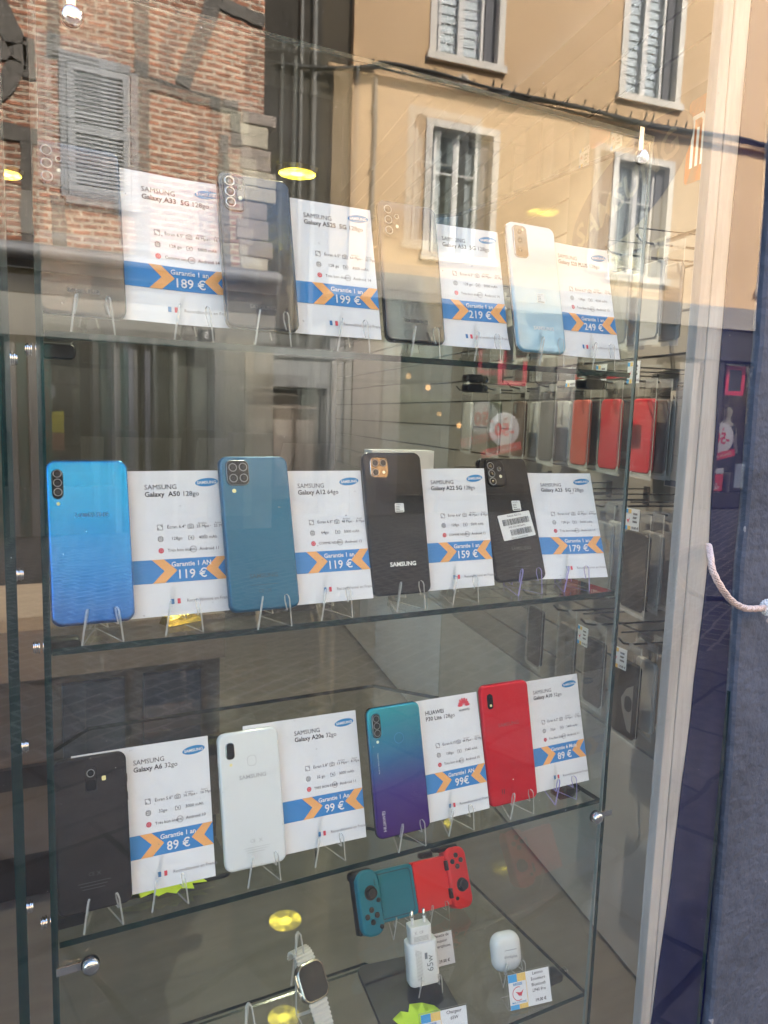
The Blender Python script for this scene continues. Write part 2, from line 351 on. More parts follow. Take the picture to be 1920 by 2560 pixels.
tag(sw.build('slat_wall'), 'grooved slat wall carrying hooks of packaged phone cases at right', 'wall')

# brand posters high on the slat wall
pm('poster_board', (0.20, 0.185, 0.165), 0.6, (0.17, 0.157, 0.14), 3)
pm('poster_navy', (0.055, 0.062, 0.085), 0.5); pm('poster_grey', (0.16, 0.152, 0.148), 0.5); pm('poster_orange', (0.85, 0.22, 0.04), 0.5)
def onwall(mb, k): return mb.xf(lambda v: Vector(wp(v.x, k - v.y, v.z)))
ps = MB()     # drawn in (s, z) with s running towards the street = right in the view
def P2(f): return f(0.0)
el = circ(0, 0, 0.275, 48, 0.42, R(18))
pb = MB(); pb.box(-0.30, 0.30, 0.0, 0.004, -0.16, 0.16, 'poster_board'); pb.poly(el(0), -0.001, 'poster_navy'); pb.text('SAMSUNG', 0, -0.034, 0.098, 'poster_grey', -0.002, 'CENTER', 0.02, R(18), 1.05)
def wall_item(mb, s, z, k, name, parent=None): return mb.xf(lambda v: Vector(wp(s - v.x, k - v.y, z + v.z))).build(name, parent)
tag(wall_item(pb, 0.87, 2.055, 0.008, 'brand_poster'), 'wide poster with a dark oval logo high above the hanging cases', 'poster')
pb = MB(); pb.slab(rrect(0, 0, 0.085, 0.185, 0.012), [(0, 0.004), (0, 0)], 'poster_orange')
for a in ([(-0.022, -0.055), (-0.022, 0.05), (0.006, 0.05), (0.014, 0.04), (0.014, -0.055)],): pb.stroke(a, 0.010, 'ink_white', -0.0008)
pb.stroke([(-0.004, -0.055), (-0.004, 0.022)], 0.009, 'ink_white', -0.0009); pb.stroke([(0.029, -0.055), (0.029, 0.055)], 0.010, 'ink_white', -0.0008)
tag(wall_item(pb, 0.585, 2.095, 0.008, 'brand_poster'), 'orange logo poster with white strokes next to the window post', 'poster')

# counter on the left and boxes inside the shop
pm('oak_board', (0.20, 0.145, 0.10), 0.5, (0.165, 0.115, 0.078), 4, stretch=(0.6, 6, 6), detail=6)
pm('counter_black', (0.018, 0.017, 0.018), 0.5); pm('counter_brown', (0.12, 0.095, 0.075), 0.5, (0.10, 0.078, 0.062), 5, stretch=(1, 5, 5)); pm('slate_panel', (0.055, 0.055, 0.065), 0.4)
ct = empty('sales_counter', (-0.6, 1.75, 0.003), label='wooden sales counter with dark plinth, seen through the glass at left', cat='counter')
def lc(b, o): return b.xf(lambda v: v - Vector(o))
b = MB(); b.box(-2.2, 0.62, 1.5, 2.1, 0.70, 0.84, 'oak_board'); b.box(-2.2, 0.62, 1.56, 2.1, 0.16, 0.698, 'counter_brown'); lc(b, ct.location).build('body', ct)
b = MB(); b.box(-2.2, 0.62, 1.6, 2.1, 0.005, 0.158, 'counter_black'); lc(b, ct.location).build('plinth', ct)
for x0 in (0.16, 0.385):
    b = MB(); b.box(x0, x0 + 0.17, 1.535, 1.559, 0.28, 0.66, 'slate_panel'); lc(b, ct.location).build('panel', ct)
b = MB(); b.box(-2.2, 0.62, 1.48, 1.499, 0.40, 0.46, 'counter_black'); lc(b, ct.location).build('kick_rail', ct)
pm('white_box_card', (0.72, 0.72, 0.71), 0.6)
# white cupboard box high at the left end of the room
b = MB(); b.box(-0.02, 0.20, 2.9, 3.1, 2.16, 2.33, 'white_box_card'); b.box(-0.02, 0.20, 2.9, 3.1, 2.05, 2.155, 'counter_black')
tag(b.build('wall_heater'), 'small white wall unit beneath a yellow lamp, far left', 'heater')

# ceiling lamps
lamp_glow = emis('lamp_glow', (1.0, 0.74, 0.06), 1.35)
_n = lamp_glow.node_tree.nodes; _l = lamp_glow.node_tree.links; _e = [q for q in _n if q.type == 'EMISSION'][0]
_ltc = _n.new('ShaderNodeTexCoord'); _ln = _n.new('ShaderNodeVectorMath'); _ln.operation = 'LENGTH'; _l.new(_ltc.outputs['Object'], _ln.inputs[0])
_nz = _n.new('ShaderNodeTexNoise'); _nz.inputs['Scale'].default_value = 16; _nz.inputs['Detail'].default_value = 1; _l.new(_ltc.outputs['Object'], _nz.inputs['Vector'])
_mr = _n.new('ShaderNodeMapRange'); _mr.inputs[1].default_value = 0.024; _mr.inputs[2].default_value = 0.046; _mr.inputs[3].default_value = 2.2; _mr.inputs[4].default_value = 0.0; _l.new(_ln.outputs['Value'], _mr.inputs[0])
_m2 = _n.new('ShaderNodeMapRange'); _m2.inputs[1].default_value = 0.40; _m2.inputs[2].default_value = 0.62; _m2.inputs[3].default_value = 0.45; _m2.inputs[4].default_value = 1.9; _l.new(_nz.outputs['Fac'], _m2.inputs[0])
_ad = _n.new('ShaderNodeMath'); _ad.operation = 'ADD'; _l.new(_mr.outputs[0], _ad.inputs[0]); _l.new(_m2.outputs[0], _ad.inputs[1]); _l.new(_ad.outputs[0], _e.inputs[1])
pm('lamp_ring', (0.75, 0.60, 0.25), 0.25, metal=0.9)
LAMPS = [(1.36, 2.92, 'round yellow ceiling lamp above the grey phone and its 199 euro card'), (-1.385, 2.74, 'ceiling lamp mirrored palely in the cabinet side above the light blue phone'), (0.78, 1.02, 'added ceiling lamp out of view, brightening the cases on the slat wall'),
         (0.10, 3.75, 'yellow ceiling lamp at the far left edge above the white unit')]
for x, y, lb in LAMPS:
    e = empty('ceiling_lamp', (x, y, 2.62), label=lb, cat='lamp', group='round ceiling lamps in the shop')
    b = MB(); b.tube([(0, 0, -0.001), (0, 0, -0.022)], [0.105, 0.098], 'lamp_ring', 36); b.build('rim', e)
    b = MB(); b.add([(0.088 * math.cos(2 * math.pi * k / 36), 0.088 * math.sin(2 * math.pi * k / 36), -0.0235) for k in range(36)] + [(0, 0, -0.0235)], [(36, (k + 1) % 36, k) for k in range(36)], 'lamp_glow'); b.build('diffuser', e)
    ld = bpy.data.lights.new('lamp_light', 'SPOT'); ld.energy = 9; ld.color = (1.0, 0.87, 0.66); ld.spot_size = R(130); ld.spot_blend = 0.6; ld.shadow_soft_size = 0.0
    if y < 2: ld.energy = 13  # lamp nearest the window is added out of view to brighten the hanging cases
    lo = bpy.data.objects.new('lamp_light', ld); col.objects.link(lo); lo.parent = e; lo.location = (0, 0, -0.03)

# ================================================================== DISPLAY CABINET
CX0, CX1, CY0, CY1, CZT = 0.0375, 0.7425, 0.015, 0.330, 1.797
SZ = {1: 1.5147, 2: 1.2273, 3: 0.9340, 4: 0.6410, 5: 0.3480}        # top faces of the glass shelves
cab = empty('display_cabinet', (0.39, 0.17, 0.36), label='tall frameless glass display cabinet with four shelves of phones', cat='display cabinet')
def cl(b): return b.xf(lambda v: v - Vector((0.39, 0.17, 0.36)))
E_, G_ = 'glass_edge', 'side_glass'
PLAN = [(CX0 + 0.003, CY0), (CX1 - 0.003, CY0), (CX1 - 0.010, 0.443), (0.648, 0.546), (0.123, 0.546), (CX0 + 0.010, 0.458)]     # six-sided plan, back corners cut off
def wall_panel(p, q, name):
    p, q = Vector((*p, 0)), Vector((*q, 0)); d = (q - p).normalized(); n_ = Vector((d.y, -d.x, 0)) * 0.003; p = p + d * 0.0008; q = q - d * 0.0008; b = MB()
    A = [p + n_, q + n_, q - n_, p - n_]; vs = [(v.x, v.y, 0.33) for v in A] + [(v.x, v.y, CZT) for v in A]
    for f, m in (((0, 1, 5, 4), G_), ((1, 2, 6, 5), E_ if q.y < 0.1 else G_), ((2, 3, 7, 6), G_), ((3, 0, 4, 7), E_ if p.y < 0.1 else G_), ((4, 5, 6, 7), E_), ((3, 2, 1, 0), E_)): b.add(vs, [f], m)
    return cl(b).build(name, cab)
wall_panel(PLAN[1], PLAN[2], 'side_panel'); wall_panel(PLAN[5], PLAN[0], 'side_panel'); wall_panel(PLAN[2], PLAN[3], 'corner_panel'); wall_panel(PLAN[3], PLAN[4], 'back_panel'); wall_panel(PLAN[4], PLAN[5], 'corner_panel')
def plan_slab(ins, z0, z1, face, edge, name):
    cx, cy = 0.39, 0.25; P = [(x + (ins if x < cx else -ins), y + (ins if y < 0.1 else -ins)) for x, y in PLAN]; n = len(P); b = MB()
    vs = [(x, y, z0) for x, y in P] + [(x, y, z1) for x, y in P]
    b.add(vs, [tuple(range(n, 2 * n))], face); b.add(vs, [tuple(range(n - 1, -1, -1))], face)
    for i in range(n): b.add(vs, [(i, (i + 1) % n, n + (i + 1) % n, n + i)], edge if i in (0, 1, 5) else 'glass_edge_mid')
    return cl(b).build(name, cab)
pm('glass_edge_mid', (0.022, 0.032, 0.029), 0.6, spec=0.05)
plan_slab(-0.002, CZT + 0.0002, CZT + 0.0062, G_, E_, 'top_panel')
# the front pane hangs a hair out of true, so its mirror image does not sit on the window's
b = MB(); b.box(-0.3425, 0.3425, -0.0022, 0.0022, -0.725, 0.725, 'case_glass', ['case_glass', 'glass_edge_light', 'case_glass', 'glass_edge_light', 'glass_edge_light', E_])
fp = b.build('front_pane', cab); fp.location = Vector((0.3835, CY0 - 0.012, 1.065)) - Vector(cab.location); fp.rotation_euler = (R(0.5), 0, R(0.75))
for k, zt in SZ.items():
    plan_slab(0.0045, zt - 0.0065, zt, 'shelf_glass', E_, 'shelf')
    for x, sg in ((CX0, -1), (CX1, 1)):
        for y in ((0.078,) if sg < 0 else (0.078, 0.36)):
            zc = zt - 0.014
            b = MB(); ins = -sg
            b.slab(rrect(0, 0, 0.030, 0.014, 0.005), [(0.001, 0.010), (0, 0.009), (0, -0.009), (0.001, -0.010)], 'black_rubber')
            b.xf(lambda v: Vector((x + ins * (0.0065 + 0.0155) + v.x, y + v.y, zc + v.z)))
            wdg = cl(b).build('support_wedge', cab)
            b = MB()
            for q in range(4): b.cyl((x + sg * (0.0005 + q * 0.0016), y, zc), (x + sg * (0.0015 + q * 0.0016), y, zc), 0.0064 if q % 2 == 0 else 0.0052, 'chrome', 20)
            cl(b).build('screw', wdg); bpy.context.view_layer.update()
# chrome clamps on the front pane
def clamp(x, z, vert, d):
    b = MB(); y = CY0 - 0.0185
    if vert: b.box(x - 0.0035, x + 0.0035, y - 0.0022, y - 0.0004, z, CZT + 0.004, 'chrome')
    else: b.box(min(x, x + d * 0.030), max(x, x + d * 0.030), y - 0.0022, y - 0.0004, z - 0.004, z + 0.004, 'chrome')
    b.cyl((x, y - 0.0005, z), (x, y - 0.0035, z), 0.0085, 'black_rubber'); b.tube([(x, y - 0.0036, z), (x, y - 0.009, z), (x, y - 0.0105, z), (x, y - 0.0112, z)], [0.0078, 0.0078, 0.0066, 0.003], 'chrome', 24)
    return cl(b).build('clamp', cab)
clamp(0.069, 1.764, True, 0); clamp(0.702, 1.766, True, 0); clamp(0.070, 0.921, False, -1); clamp(0.704, 0.927, False, 1)

# neighbouring cabinet: only its right-hand glass shows
nc = empty('neighbour_cabinet', (-0.33, 0.17, 0.36), label='second glass cabinet whose thick green edge shows at far left', cat='display cabinet')
def nl(b): return b.xf(lambda v: v - Vector((-0.33, 0.17, 0.36)))
b = MB(); b.box(0.008, 0.017, CY0, CY1, 0.36, 1.797, G_, [E_, G_, E_, G_, E_, E_]); nl(b).build('side_panel', nc)
b = MB(); b.box(-0.69, -0.684, CY0, CY1, 0.36, 1.797, G_, [E_, G_, E_, G_, E_, E_]); nl(b).build('side_panel', nc)
b = MB(); b.box(-0.69, 0.017, CY0, CY1, 1.7975, 1.803, G_, [E_, E_, E_, E_, G_, G_]); nl(b).build('top_panel', nc)
b = MB(); b.box(-0.69, 0.017, CY0, CY1, 0.35, 0.3595, G_, [E_, E_, E_, E_, G_, G_]); nl(b).build('base_panel', nc)
for z in (1.489, 1.297, 1.134, 0.972):
    b = MB()
    for q in range(4): b.cyl((0.0172 + q * 0.0016, 0.030, z), (0.0182 + q * 0.0016, 0.030, z), 0.0062 if q % 2 == 0 else 0.0050, 'chrome', 20)
    nl(b).build('screw', nc)

# ================================================================== PRICE CARDS
CW, CH = 0.140, 0.148
def card_mesh(d, seed):
    b = MB(); rnd = random.Random(seed); Y1, Y2, Y3 = -0.0004, -0.0008, -0.0012
    n = 12
    vs = [(CW * (i / n - 0.5), 0, CH * j / n) for j in range(n + 1) for i in range(n + 1)]
    b.add(vs, [(j * (n + 1) + i, j * (n + 1) + i + 1, (j + 1) * (n + 1) + i + 1, (j + 1) * (n + 1) + i) for j in range(n) for i in range(n)], 'paper', True)
    X = lambda u: CW * (u - 0.5)
    Z = lambda v: CH * (1 - v)
    # banner
    v0, v1 = 0.615, 0.775
    for i in range(10): b.add([(X(i / 10), Y1, Z(v1)), (X((i + 1) / 10), Y1, Z(v1)), (X((i + 1) / 10), Y1, Z(v0)), (X(i / 10), Y1, Z(v0))], [(0, 1, 2, 3)], 'ink_blue')
    vm = (v0 + v1) / 2; L0 = 0.455
    b.add([(X(L0), Y2, Z(v0)), (X(L0 + 0.085), Y2, Z(v0)), (X(L0 + 0.175), Y2, Z(vm)), (X(L0 + 0.085), Y2, Z(v1)), (X(L0), Y2, Z(v1)), (X(L0 + 0.085), Y2, Z(vm))], [(5, 2, 1, 0), (4, 3, 2, 5)], 'ink_orange')
    b.add([(X(1.0), Y2, Z(v0)), (X(0.925), Y2, Z(v0)), (X(0.835), Y2, Z(vm)), (X(0.925), Y2, Z(v1)), (X(1.0), Y2, Z(v1)), (X(0.93), Y2, Z(vm))], [(0, 1, 2, 5), (5, 2, 3, 4)], 'ink_orange')
    b.text(d['gar'], X(0.735), Z(0.668), 0.0068, 'ink_white', Y3, 'CENTER', 0.018)
    b.text(d['price'], X(0.735), Z(0.752), 0.0128, 'ink_white', Y3, 'CENTER', 0.012)
    # header
    hx = X(d.get('hx', 0.43))
    b.text(d['brand'], hx, Z(0.130), 0.0071, 'ink_grey', Y1, 'LEFT', 0.018 if d.get('boldbrand') else 0.0)
    vs_, _ = text_geo(d['model'], 'LEFT', 0.02); wm = max(v[0] for v in vs_) * 0.0071
    b.text(d['model'], hx, Z(0.180), 0.0071, 'ink_grey', Y1, 'LEFT', 0.02)
    b.text(d['mem'], hx + wm + 0.0022, Z(0.180), 0.0071, 'ink_grey', Y1)
    if d['brand'][0] == 'S':
        b.poly(circ(X(0.885), Z(0.085), 0.0122, 36, 0.36, R(5))(0), Y1, 'ink_logo')
        b.text('SAMSUNG', X(0.885), Z(0.096), 0.0043, 'ink_white', Y2, 'CENTER', 0.025, R(2), 1.05)
    else:
        cx, cz = X(0.845), Z(0.105)
        for k in range(8):
            a = R(12 + k * (156 / 7)); ca, sa = math.cos(a), math.sin(a); l_ = 0.0112 if 1 < k < 6 else 0.0096
            b.poly([(cx + ca * 0.0015, cz + sa * 0.0015), (cx + ca * l_ * 0.55 + sa * 0.0013, cz + sa * l_ * 0.55 - ca * 0.0013), (cx + ca * l_ * 0.85 + sa * 0.0015, cz + sa * l_ * 0.85 - ca * 0.0015), (cx + ca * l_, cz + sa * l_), (cx + ca * l_ * 0.85 - sa * 0.0015, cz + sa * l_ * 0.85 + ca * 0.0015), (cx + ca * l_ * 0.55 - sa * 0.0013, cz + sa * l_ * 0.55 + ca * 0.0013)], Y1, 'ink_red')
        b.text('HUAWEI', cx, Z(0.145), 0.0042, 'ink_grey', Y1, 'CENTER', 0.015)
    # specification rows
    r1, r2, r3 = 0.395, 0.475, 0.555; ts = 0.0046; iw = 0.0004; IK = 'ink_grey'
    x = X(0.525)
    b.stroke([(x - 0.0026, Z(r1) - 0.0026), (x + 0.0026, Z(r1) - 0.0026), (x + 0.0026, Z(r1) + 0.0026), (x - 0.0026, Z(r1) + 0.0026)], iw, IK, Y1, True)
    b.stroke([(x - 0.0017, Z(r1) - 0.0005), (x - 0.0017, Z(r1) - 0.0017), (x - 0.0005, Z(r1) - 0.0017)], iw, IK, Y1)
    b.stroke([(x + 0.0017, Z(r1) + 0.0005), (x + 0.0017, Z(r1) + 0.0017), (x + 0.0005, Z(r1) + 0.0017)], iw, IK, Y1)
    b.text(d['ecran'], X(0.575), Z(r1) - 0.0014, ts, IK, Y1)
    b.stroke([(x - 0.0019, Z(r2) - 0.0019), (x + 0.0019, Z(r2) - 0.0019), (x + 0.0019, Z(r2) + 0.0019), (x - 0.0019, Z(r2) + 0.0019)], iw, IK, Y1, True)
    b.stroke(circ(x, Z(r2), 0.0009, 10)(0), iw, IK, Y1, True)
    for t in (-0.0012, 0.0, 0.0012):
        for s in (-1, 1):
            b.stroke([(x + t, Z(r2) + s * 0.0021), (x + t, Z(r2) + s * 0.0029)], iw, IK, Y1); b.stroke([(x + s * 0.0021, Z(r2) + t), (x + s * 0.0029, Z(r2) + t)], iw, IK, Y1)
    b.text(d['go'], X(0.60), Z(r2) - 0.0014, ts, IK, Y1)
    b.poly([(x + (0.0029 if k % 2 else 0.0025) * math.cos(2 * math.pi * k / 32), Z(r3) + (0.0029 if k % 2 else 0.0025) * math.sin(2 * math.pi * k / 32)) for k in range(32)], Y1, 'ink_red')
    b.stroke(circ(x, Z(r3), 0.0013, 12)(0), 0.0002, 'ink_white', Y2, True)
    b.text(d['etat'], X(0.57), Z(r3) - 0.0014, ts * (0.88 if d['etat'].isupper() else 0.95), IK, Y1)
    x2 = X(0.745)
    b.stroke([(x2 - 0.0028, Z(r1) - 0.0021), (x2 + 0.0028, Z(r1) - 0.0021), (x2 + 0.0028, Z(r1) + 0.0015), (x2 + 0.0013, Z(r1) + 0.0015), (x2 + 0.0008, Z(r1) + 0.0024), (x2 - 0.0008, Z(r1) + 0.0024), (x2 - 0.0013, Z(r1) + 0.0015), (x2 - 0.0028, Z(r1) + 0.0015)], iw, IK, Y1, True)
    b.stroke(circ(x2, Z(r1) - 0.0003, 0.0012, 12)(0), iw, IK, Y1, True)
    b.text('Arrière', X(0.80), Z(r1) + 0.0020, 0.0029, 'ink_light', Y1); b.text(d['cam'][0], X(0.788), Z(r1) - 0.0016, ts * 0.92, IK, Y1)
    b.text('-', X(0.885), Z(r1) - 0.0014, ts, IK, Y1)
    b.text('Avant', X(0.925), Z(r1) + 0.0020, 0.0029, 'ink_light', Y1); b.text(d['cam'][1], X(0.917), Z(r1) - 0.0016, ts * 0.92, IK, Y1)
    b.stroke([(x2 - 0.0008, Z(r2) + 0.0019), (x2 - 0.0028, Z(r2) + 0.0019), (x2 - 0.0028, Z(r2) - 0.0019), (x2 - 0.0012, Z(r2) - 0.0019)], iw, IK, Y1)
    b.stroke([(x2 + 0.0012, Z(r2) + 0.0019), (x2 + 0.0020, Z(r2) + 0.0019), (x2 + 0.0029, Z(r2)), (x2 + 0.0020, Z(r2) - 0.0019), (x2 + 0.0006, Z(r2) - 0.0019)], iw, IK, Y1)
    b.stroke([(x2 + 0.0005, Z(r2) + 0.0016), (x2 - 0.0009, Z(r2) - 0.0001), (x2 + 0.0008, Z(r2) + 0.0001), (x2 - 0.0005, Z(r2) - 0.0017)], iw, IK, Y1)
    b.text(d['mah'], X(0.80), Z(r2) - 0.0014, ts, IK, Y1)
    x3 = X(0.755)
    b.stroke(circ(x3, Z(r3), 0.0032, 20)(0), iw, IK, Y1, True); b.text('OS', x3, Z(r3) - 0.0011, 0.0032, IK, Y1, 'CENTER', 0.01)
    b.text(d['os'], X(0.80), Z(r3) - 0.0014, ts, IK, Y1)
    # flag
    fx, fz = X(0.575), Z(0.905)
    b.add([(fx, Y1, fz - 0.0026), (fx + 0.0031, Y1, fz - 0.0026), (fx + 0.0031, Y1, fz + 0.0026), (fx, Y1, fz + 0.0026)], [(0, 1, 2, 3)], 'flag_blue')
    fx += 0.0062
    b.add([(fx, Y1, fz - 0.0026), (fx + 0.0031, Y1, fz - 0.0026), (fx + 0.0031, Y1, fz + 0.0026), (fx, Y1, fz + 0.0026)], [(0, 1, 2, 3)], 'flag_red')
    b.text('Reconditionné en France', X(0.685), fz - 0.0016, 0.0047, 'ink_light', Y1, sx=0.98)
    # paper is never quite flat
    a1, a2, p1 = rnd.uniform(-0.0008, 0.0016), rnd.uniform(-0.0010, 0.0012), rnd.uniform(0, 6)
    b.xf(lambda v: Vector((v.x, v.y + a1 * math.cos(v.x * 45 + p1) + a2 * math.sin(v.z * 30 + p1) + d.get('curl', 0) * max(0.0, 1 - v.z / 0.03) ** 2 * -0.004, v.z)))
    return b
C = {}
def cdef(k, model, mem, ecran, cams, go, mah, etat, os_, gar, price, **kw):
    C[k] = dict(brand=kw.pop('brand', 'SAMSUNG'), model=model, mem=mem, ecran='Écran ' + ecran, cam=cams, go=go, mah=mah, etat=etat, os='Android ' + os_, gar=gar, price=price, **kw)
cdef('A33', 'Galaxy A33  5G', '128go', '6.5"', ('48 Mpx', '16 Mpx'), '128 go', '5000 mAh', 'Comme neuf', '14', 'Garantie 1 an', '189 €')
cdef('A52', 'Galaxy A52S  5G', '128go', '6.5"', ('64 Mpx', '32 Mpx'), '128 go', '4500 mAh', 'Très bon état', '14', 'Garantie 1 an', '199 €')
cdef('A53', 'Galaxy A53  5G', '128go', '6.5"', ('64 Mpx', '32 Mpx'), '128 go', '5000 mAh', 'Très bon état', '14', 'Garantie 1 an', '219 €', curl=1.0)
cdef('S20', 'Galaxy S20 PLUS', '128go', '6.7"', ('64 Mpx', '10 Mpx'), '128go', '4500 mAh', 'Très Bon Etat', '13', 'Garantie 1 an', '249 €', hx=0.40)
cdef('A50', 'Galaxy  A50', '128go', '6.4"', ('25 Mpx', '25 Mpx'), '128go', '4000 mAh', 'Très bon état', '11', 'Garantie 1 AN', '119 €')
cdef('A12', 'Galaxy A12', '64go', '6.5"', ('48 Mpx', '8 Mpx'), '64go', '5000 mAh', 'COMME NEUF', '13', 'Garantie 1 an', '119 €')
cdef('A22', 'Galaxy A22 5G', '128go', '6.6"', ('48 Mpx', '8 Mpx'), '128go', '5000 mAh', 'COMME NEUF', '13', 'Garantie 1 an', '159 €')
cdef('A23', 'Galaxy A23  5G', '128go', '6.6"', ('50 Mpx', '8 Mpx'), '128 go', '5000 mAh', 'Très bon état', '14', 'Garantie 1 an', '179 €')
cdef('A6', 'Galaxy A6', '32go', '5.6"', ('16 Mpx', '16 Mpx'), '32go', '3000 mAh', 'Très bon état', '10', 'Garantie 1 an', '89 €')
cdef('A20', 'Galaxy A20e', '32go', '5.8"', ('13 Mpx', '8 Mpx'), '32 go', '3000 mAh', 'TRES BON ETAT', '11', 'Garantie 1 An', '99 €')
cdef('P30', 'P30 Lite', '128go', '6.15"', ('48 Mpx', '32 Mpx'), '128go', '3340 mAh', 'Très bon état', '10', 'Garantie1 AN', '99€', brand='HUAWEI', boldbrand=True)
cdef('A10', 'Galaxy A10', '32go', '6.2"', ('13 Mpx', '5 Mpx'), '32go', '3400 mAh', 'Très Bon Etat', '11', 'Garantie 6 Mois', '89 €')

# ================================================================== PHONES
pm('black_gloss', (0.016, 0.017, 0.020), 0.10, coat=0.6); pm('black_satin', (0.020, 0.020, 0.023), 0.34, (0.024, 0.024, 0.027), 40, spec=0.12)
pm('black_matte', (0.024, 0.022, 0.023), 0.42, (0.029, 0.027, 0.028), 30, spec=0.12); pm('graphite', (0.022, 0.023, 0.027), 0.28, spec=0.14)
pm('dark_violet', (0.028, 0.029, 0.038), 0.16, coat=0.4)
pm('lens_black', (0.006, 0.006, 0.008), 0.25, spec=0.15); pm('lens_glass', (0.010, 0.012, 0.022), 0.08, spec=0.5)
pm('ring_silver', (0.62, 0.60, 0.57), 0.2, metal=1.0); pm('ring_dark', (0.26, 0.26, 0.27), 0.3, metal=1.0)
pm('flash_led', (0.85, 0.82, 0.62), 0.3); pm('flash_yellow', (0.85, 0.72, 0.32), 0.3)
pm('blue_satin', (0.016, 0.105, 0.20), 0.36, (0.020, 0.12, 0.23), 3, spec=0.3, metal=0.5)
pm('white_gloss', (0.74, 0.75, 0.74), 0.16, coat=0.6); pm('red_gloss', (0.62, 0.008, 0.022), 0.28, (0.66, 0.010, 0.026), 6, coat=0.05, metal=0.4, spec=0.2)
pm('faint_grey', (0.40, 0.40, 0.40), 0.3); pm('faint_dark', (0.055, 0.055, 0.06), 0.3); pm('faint_red', (0.34, 0.03, 0.04), 0.3); pm('faint_blue', (0.02, 0.16, 0.36), 0.3); pm('faint_navy', (0.012, 0.05, 0.09), 0.4); pm('reflection_brown', (0.20, 0.13, 0.08), 0.06, metal=0.7)  # camera window brown: warm street reflection put into the base colour
pm('label_white', (0.78, 0.78, 0.76), 0.6); pm('barcode_black', (0.02, 0.02, 0.02), 0.6)
def grad(name, stops, rough, coat, z0, z1, wave=0.0, metal=0.0):
    m, n, l = new_mat(name); b = n['Principled BSDF']; b.inputs['Roughness'].default_value = rough; b.inputs['Coat Weight'].default_value = coat; b.inputs['Coat Roughness'].default_value = 0.02; b.inputs['Metallic'].default_value = metal
    tc = n.new('ShaderNodeTexCoord'); sp = n.new('ShaderNodeSeparateXYZ'); l.new(tc.outputs['Object'], sp.inputs[0])
    mr = n.new('ShaderNodeMapRange'); mr.inputs[1].default_value = z0; mr.inputs[2].default_value = z1; l.new(sp.outputs['Z'], mr.inputs[0])
    rp = n.new('ShaderNodeValToRGB'); el_ = rp.color_ramp.elements
    while len(el_) < len(stops): el_.new(0.5)
    for e_, (p, c) in zip(el_, stops): e_.position = p; e_.color = (*c, 1)
    src_ = mr.outputs[0]
    if wave:
        nz = n.new('ShaderNodeTexNoise'); nz.inputs['Scale'].default_value = 18; l.new(tc.outputs['Object'], nz.inputs['Vector'])
        ad = n.new('ShaderNodeMath'); ad.operation = 'MULTIPLY_ADD'; ad.inputs[1].default_value = wave; l.new(nz.outputs['Fac'], ad.inputs[0]); l.new(mr.outputs[0], ad.inputs[2]); src_ = ad.outputs[0]
    l.new(src_, rp.inputs[0]); l.new(rp.outputs[0], b.inputs['Base Color']); M[name] = m
grad('cloud_blue', [(0.0, (0.20, 0.40, 0.55)), (0.45, (0.38, 0.53, 0.63)), (1.0, (0.62, 0.66, 0.68))], 0.10, 0.8, 0, 0.16)
grad('prism_blue', [(0.0, (0.008, 0.075, 0.34)), (0.35, (0.003, 0.14, 0.48)), (1.0, (0.003, 0.26, 0.62))], 0.25, 0.08, 0, 0.16, 0.25, 0.75)
grad('peacock', [(0.0, (0.065, 0.012, 0.17)), (0.36, (0.055, 0.035, 0.24)), (0.60, (0.010, 0.12, 0.30)), (1.0, (0.004, 0.28, 0.36))], 0.18, 0.2, 0, 0.153, 0.0, 0.5)

def body(W, H, T, rc, m_back, m_frame, parent, soft=0.0022):
    b = MB(); b.slab(rrect(0, H / 2, W, H, rc, 8), [(0.001, T), (0.0, T - 0.001), (0.0, soft), (0.0004, soft * 0.45), (0.0013, soft * 0.12), (0.0026, 0.0)], m_frame if False else m_back, m_back)
    o = b.build('body', parent)
    b = MB(); b.slab(rrect(0, H / 2, W + 0.0003, H + 0.0003, rc, 8), [(0.0005, T * 0.93), (0, T * 0.9), (0, T * 0.42), (0.0005, T * 0.38)], m_frame); b.build('frame', parent)
    return o
def lens(x, z, r, parent, ring='ring_dark', y=0.0, h=0.0007):
    b = MB(); b.slab(circ(x, z, r, 28), [(0, y), (0, y - h), (r * 0.12, y - h - 0.0002), (r * 0.22, y - h)], ring)
    b.slab(circ(x, z, r * 0.78, 24), [(0, y - h), (0, y - h - 0.0001)], 'lens_black')
    b.poly(circ(x, z, r * 0.42, 20)(0), y - h - 0.0002, 'lens_glass'); return b.build('lens', parent)
def module(x, z, w, h, rc, m, parent, t=0.0016, rim=None):
    b = MB(); b.slab(rrect(x, z, w, h, rc, 6), [(-0.0004, 0.0002), (0, -t * 0.3), (0, -t * 0.8), (0.0006, -t)], rim or m, m); return b.build('camera_module', parent)
def led(x, z, r, parent, m='flash_led', y=0.0):
    b = MB(); b.slab(circ(x, z, r, 16), [(0, y), (0, y - 0.0003)], m); return b.build('flash', parent)
def words(s, x, z, size, m, parent, rot=0.0, bold=0.02, align='CENTER', y=-0.0002, sx=1.1):
    b = MB(); b.text(s, x, z, size, m, y, align, bold, rot, sx); return b.build('lettering', parent)
def button(x, z0, z1, y, m, parent):
    b = MB(); b.box(x - 0.0007, x + 0.0007, y - 0.0011, y + 0.0011, z0, z1, m); return b.build('side_button', parent, bevel=0.0004)
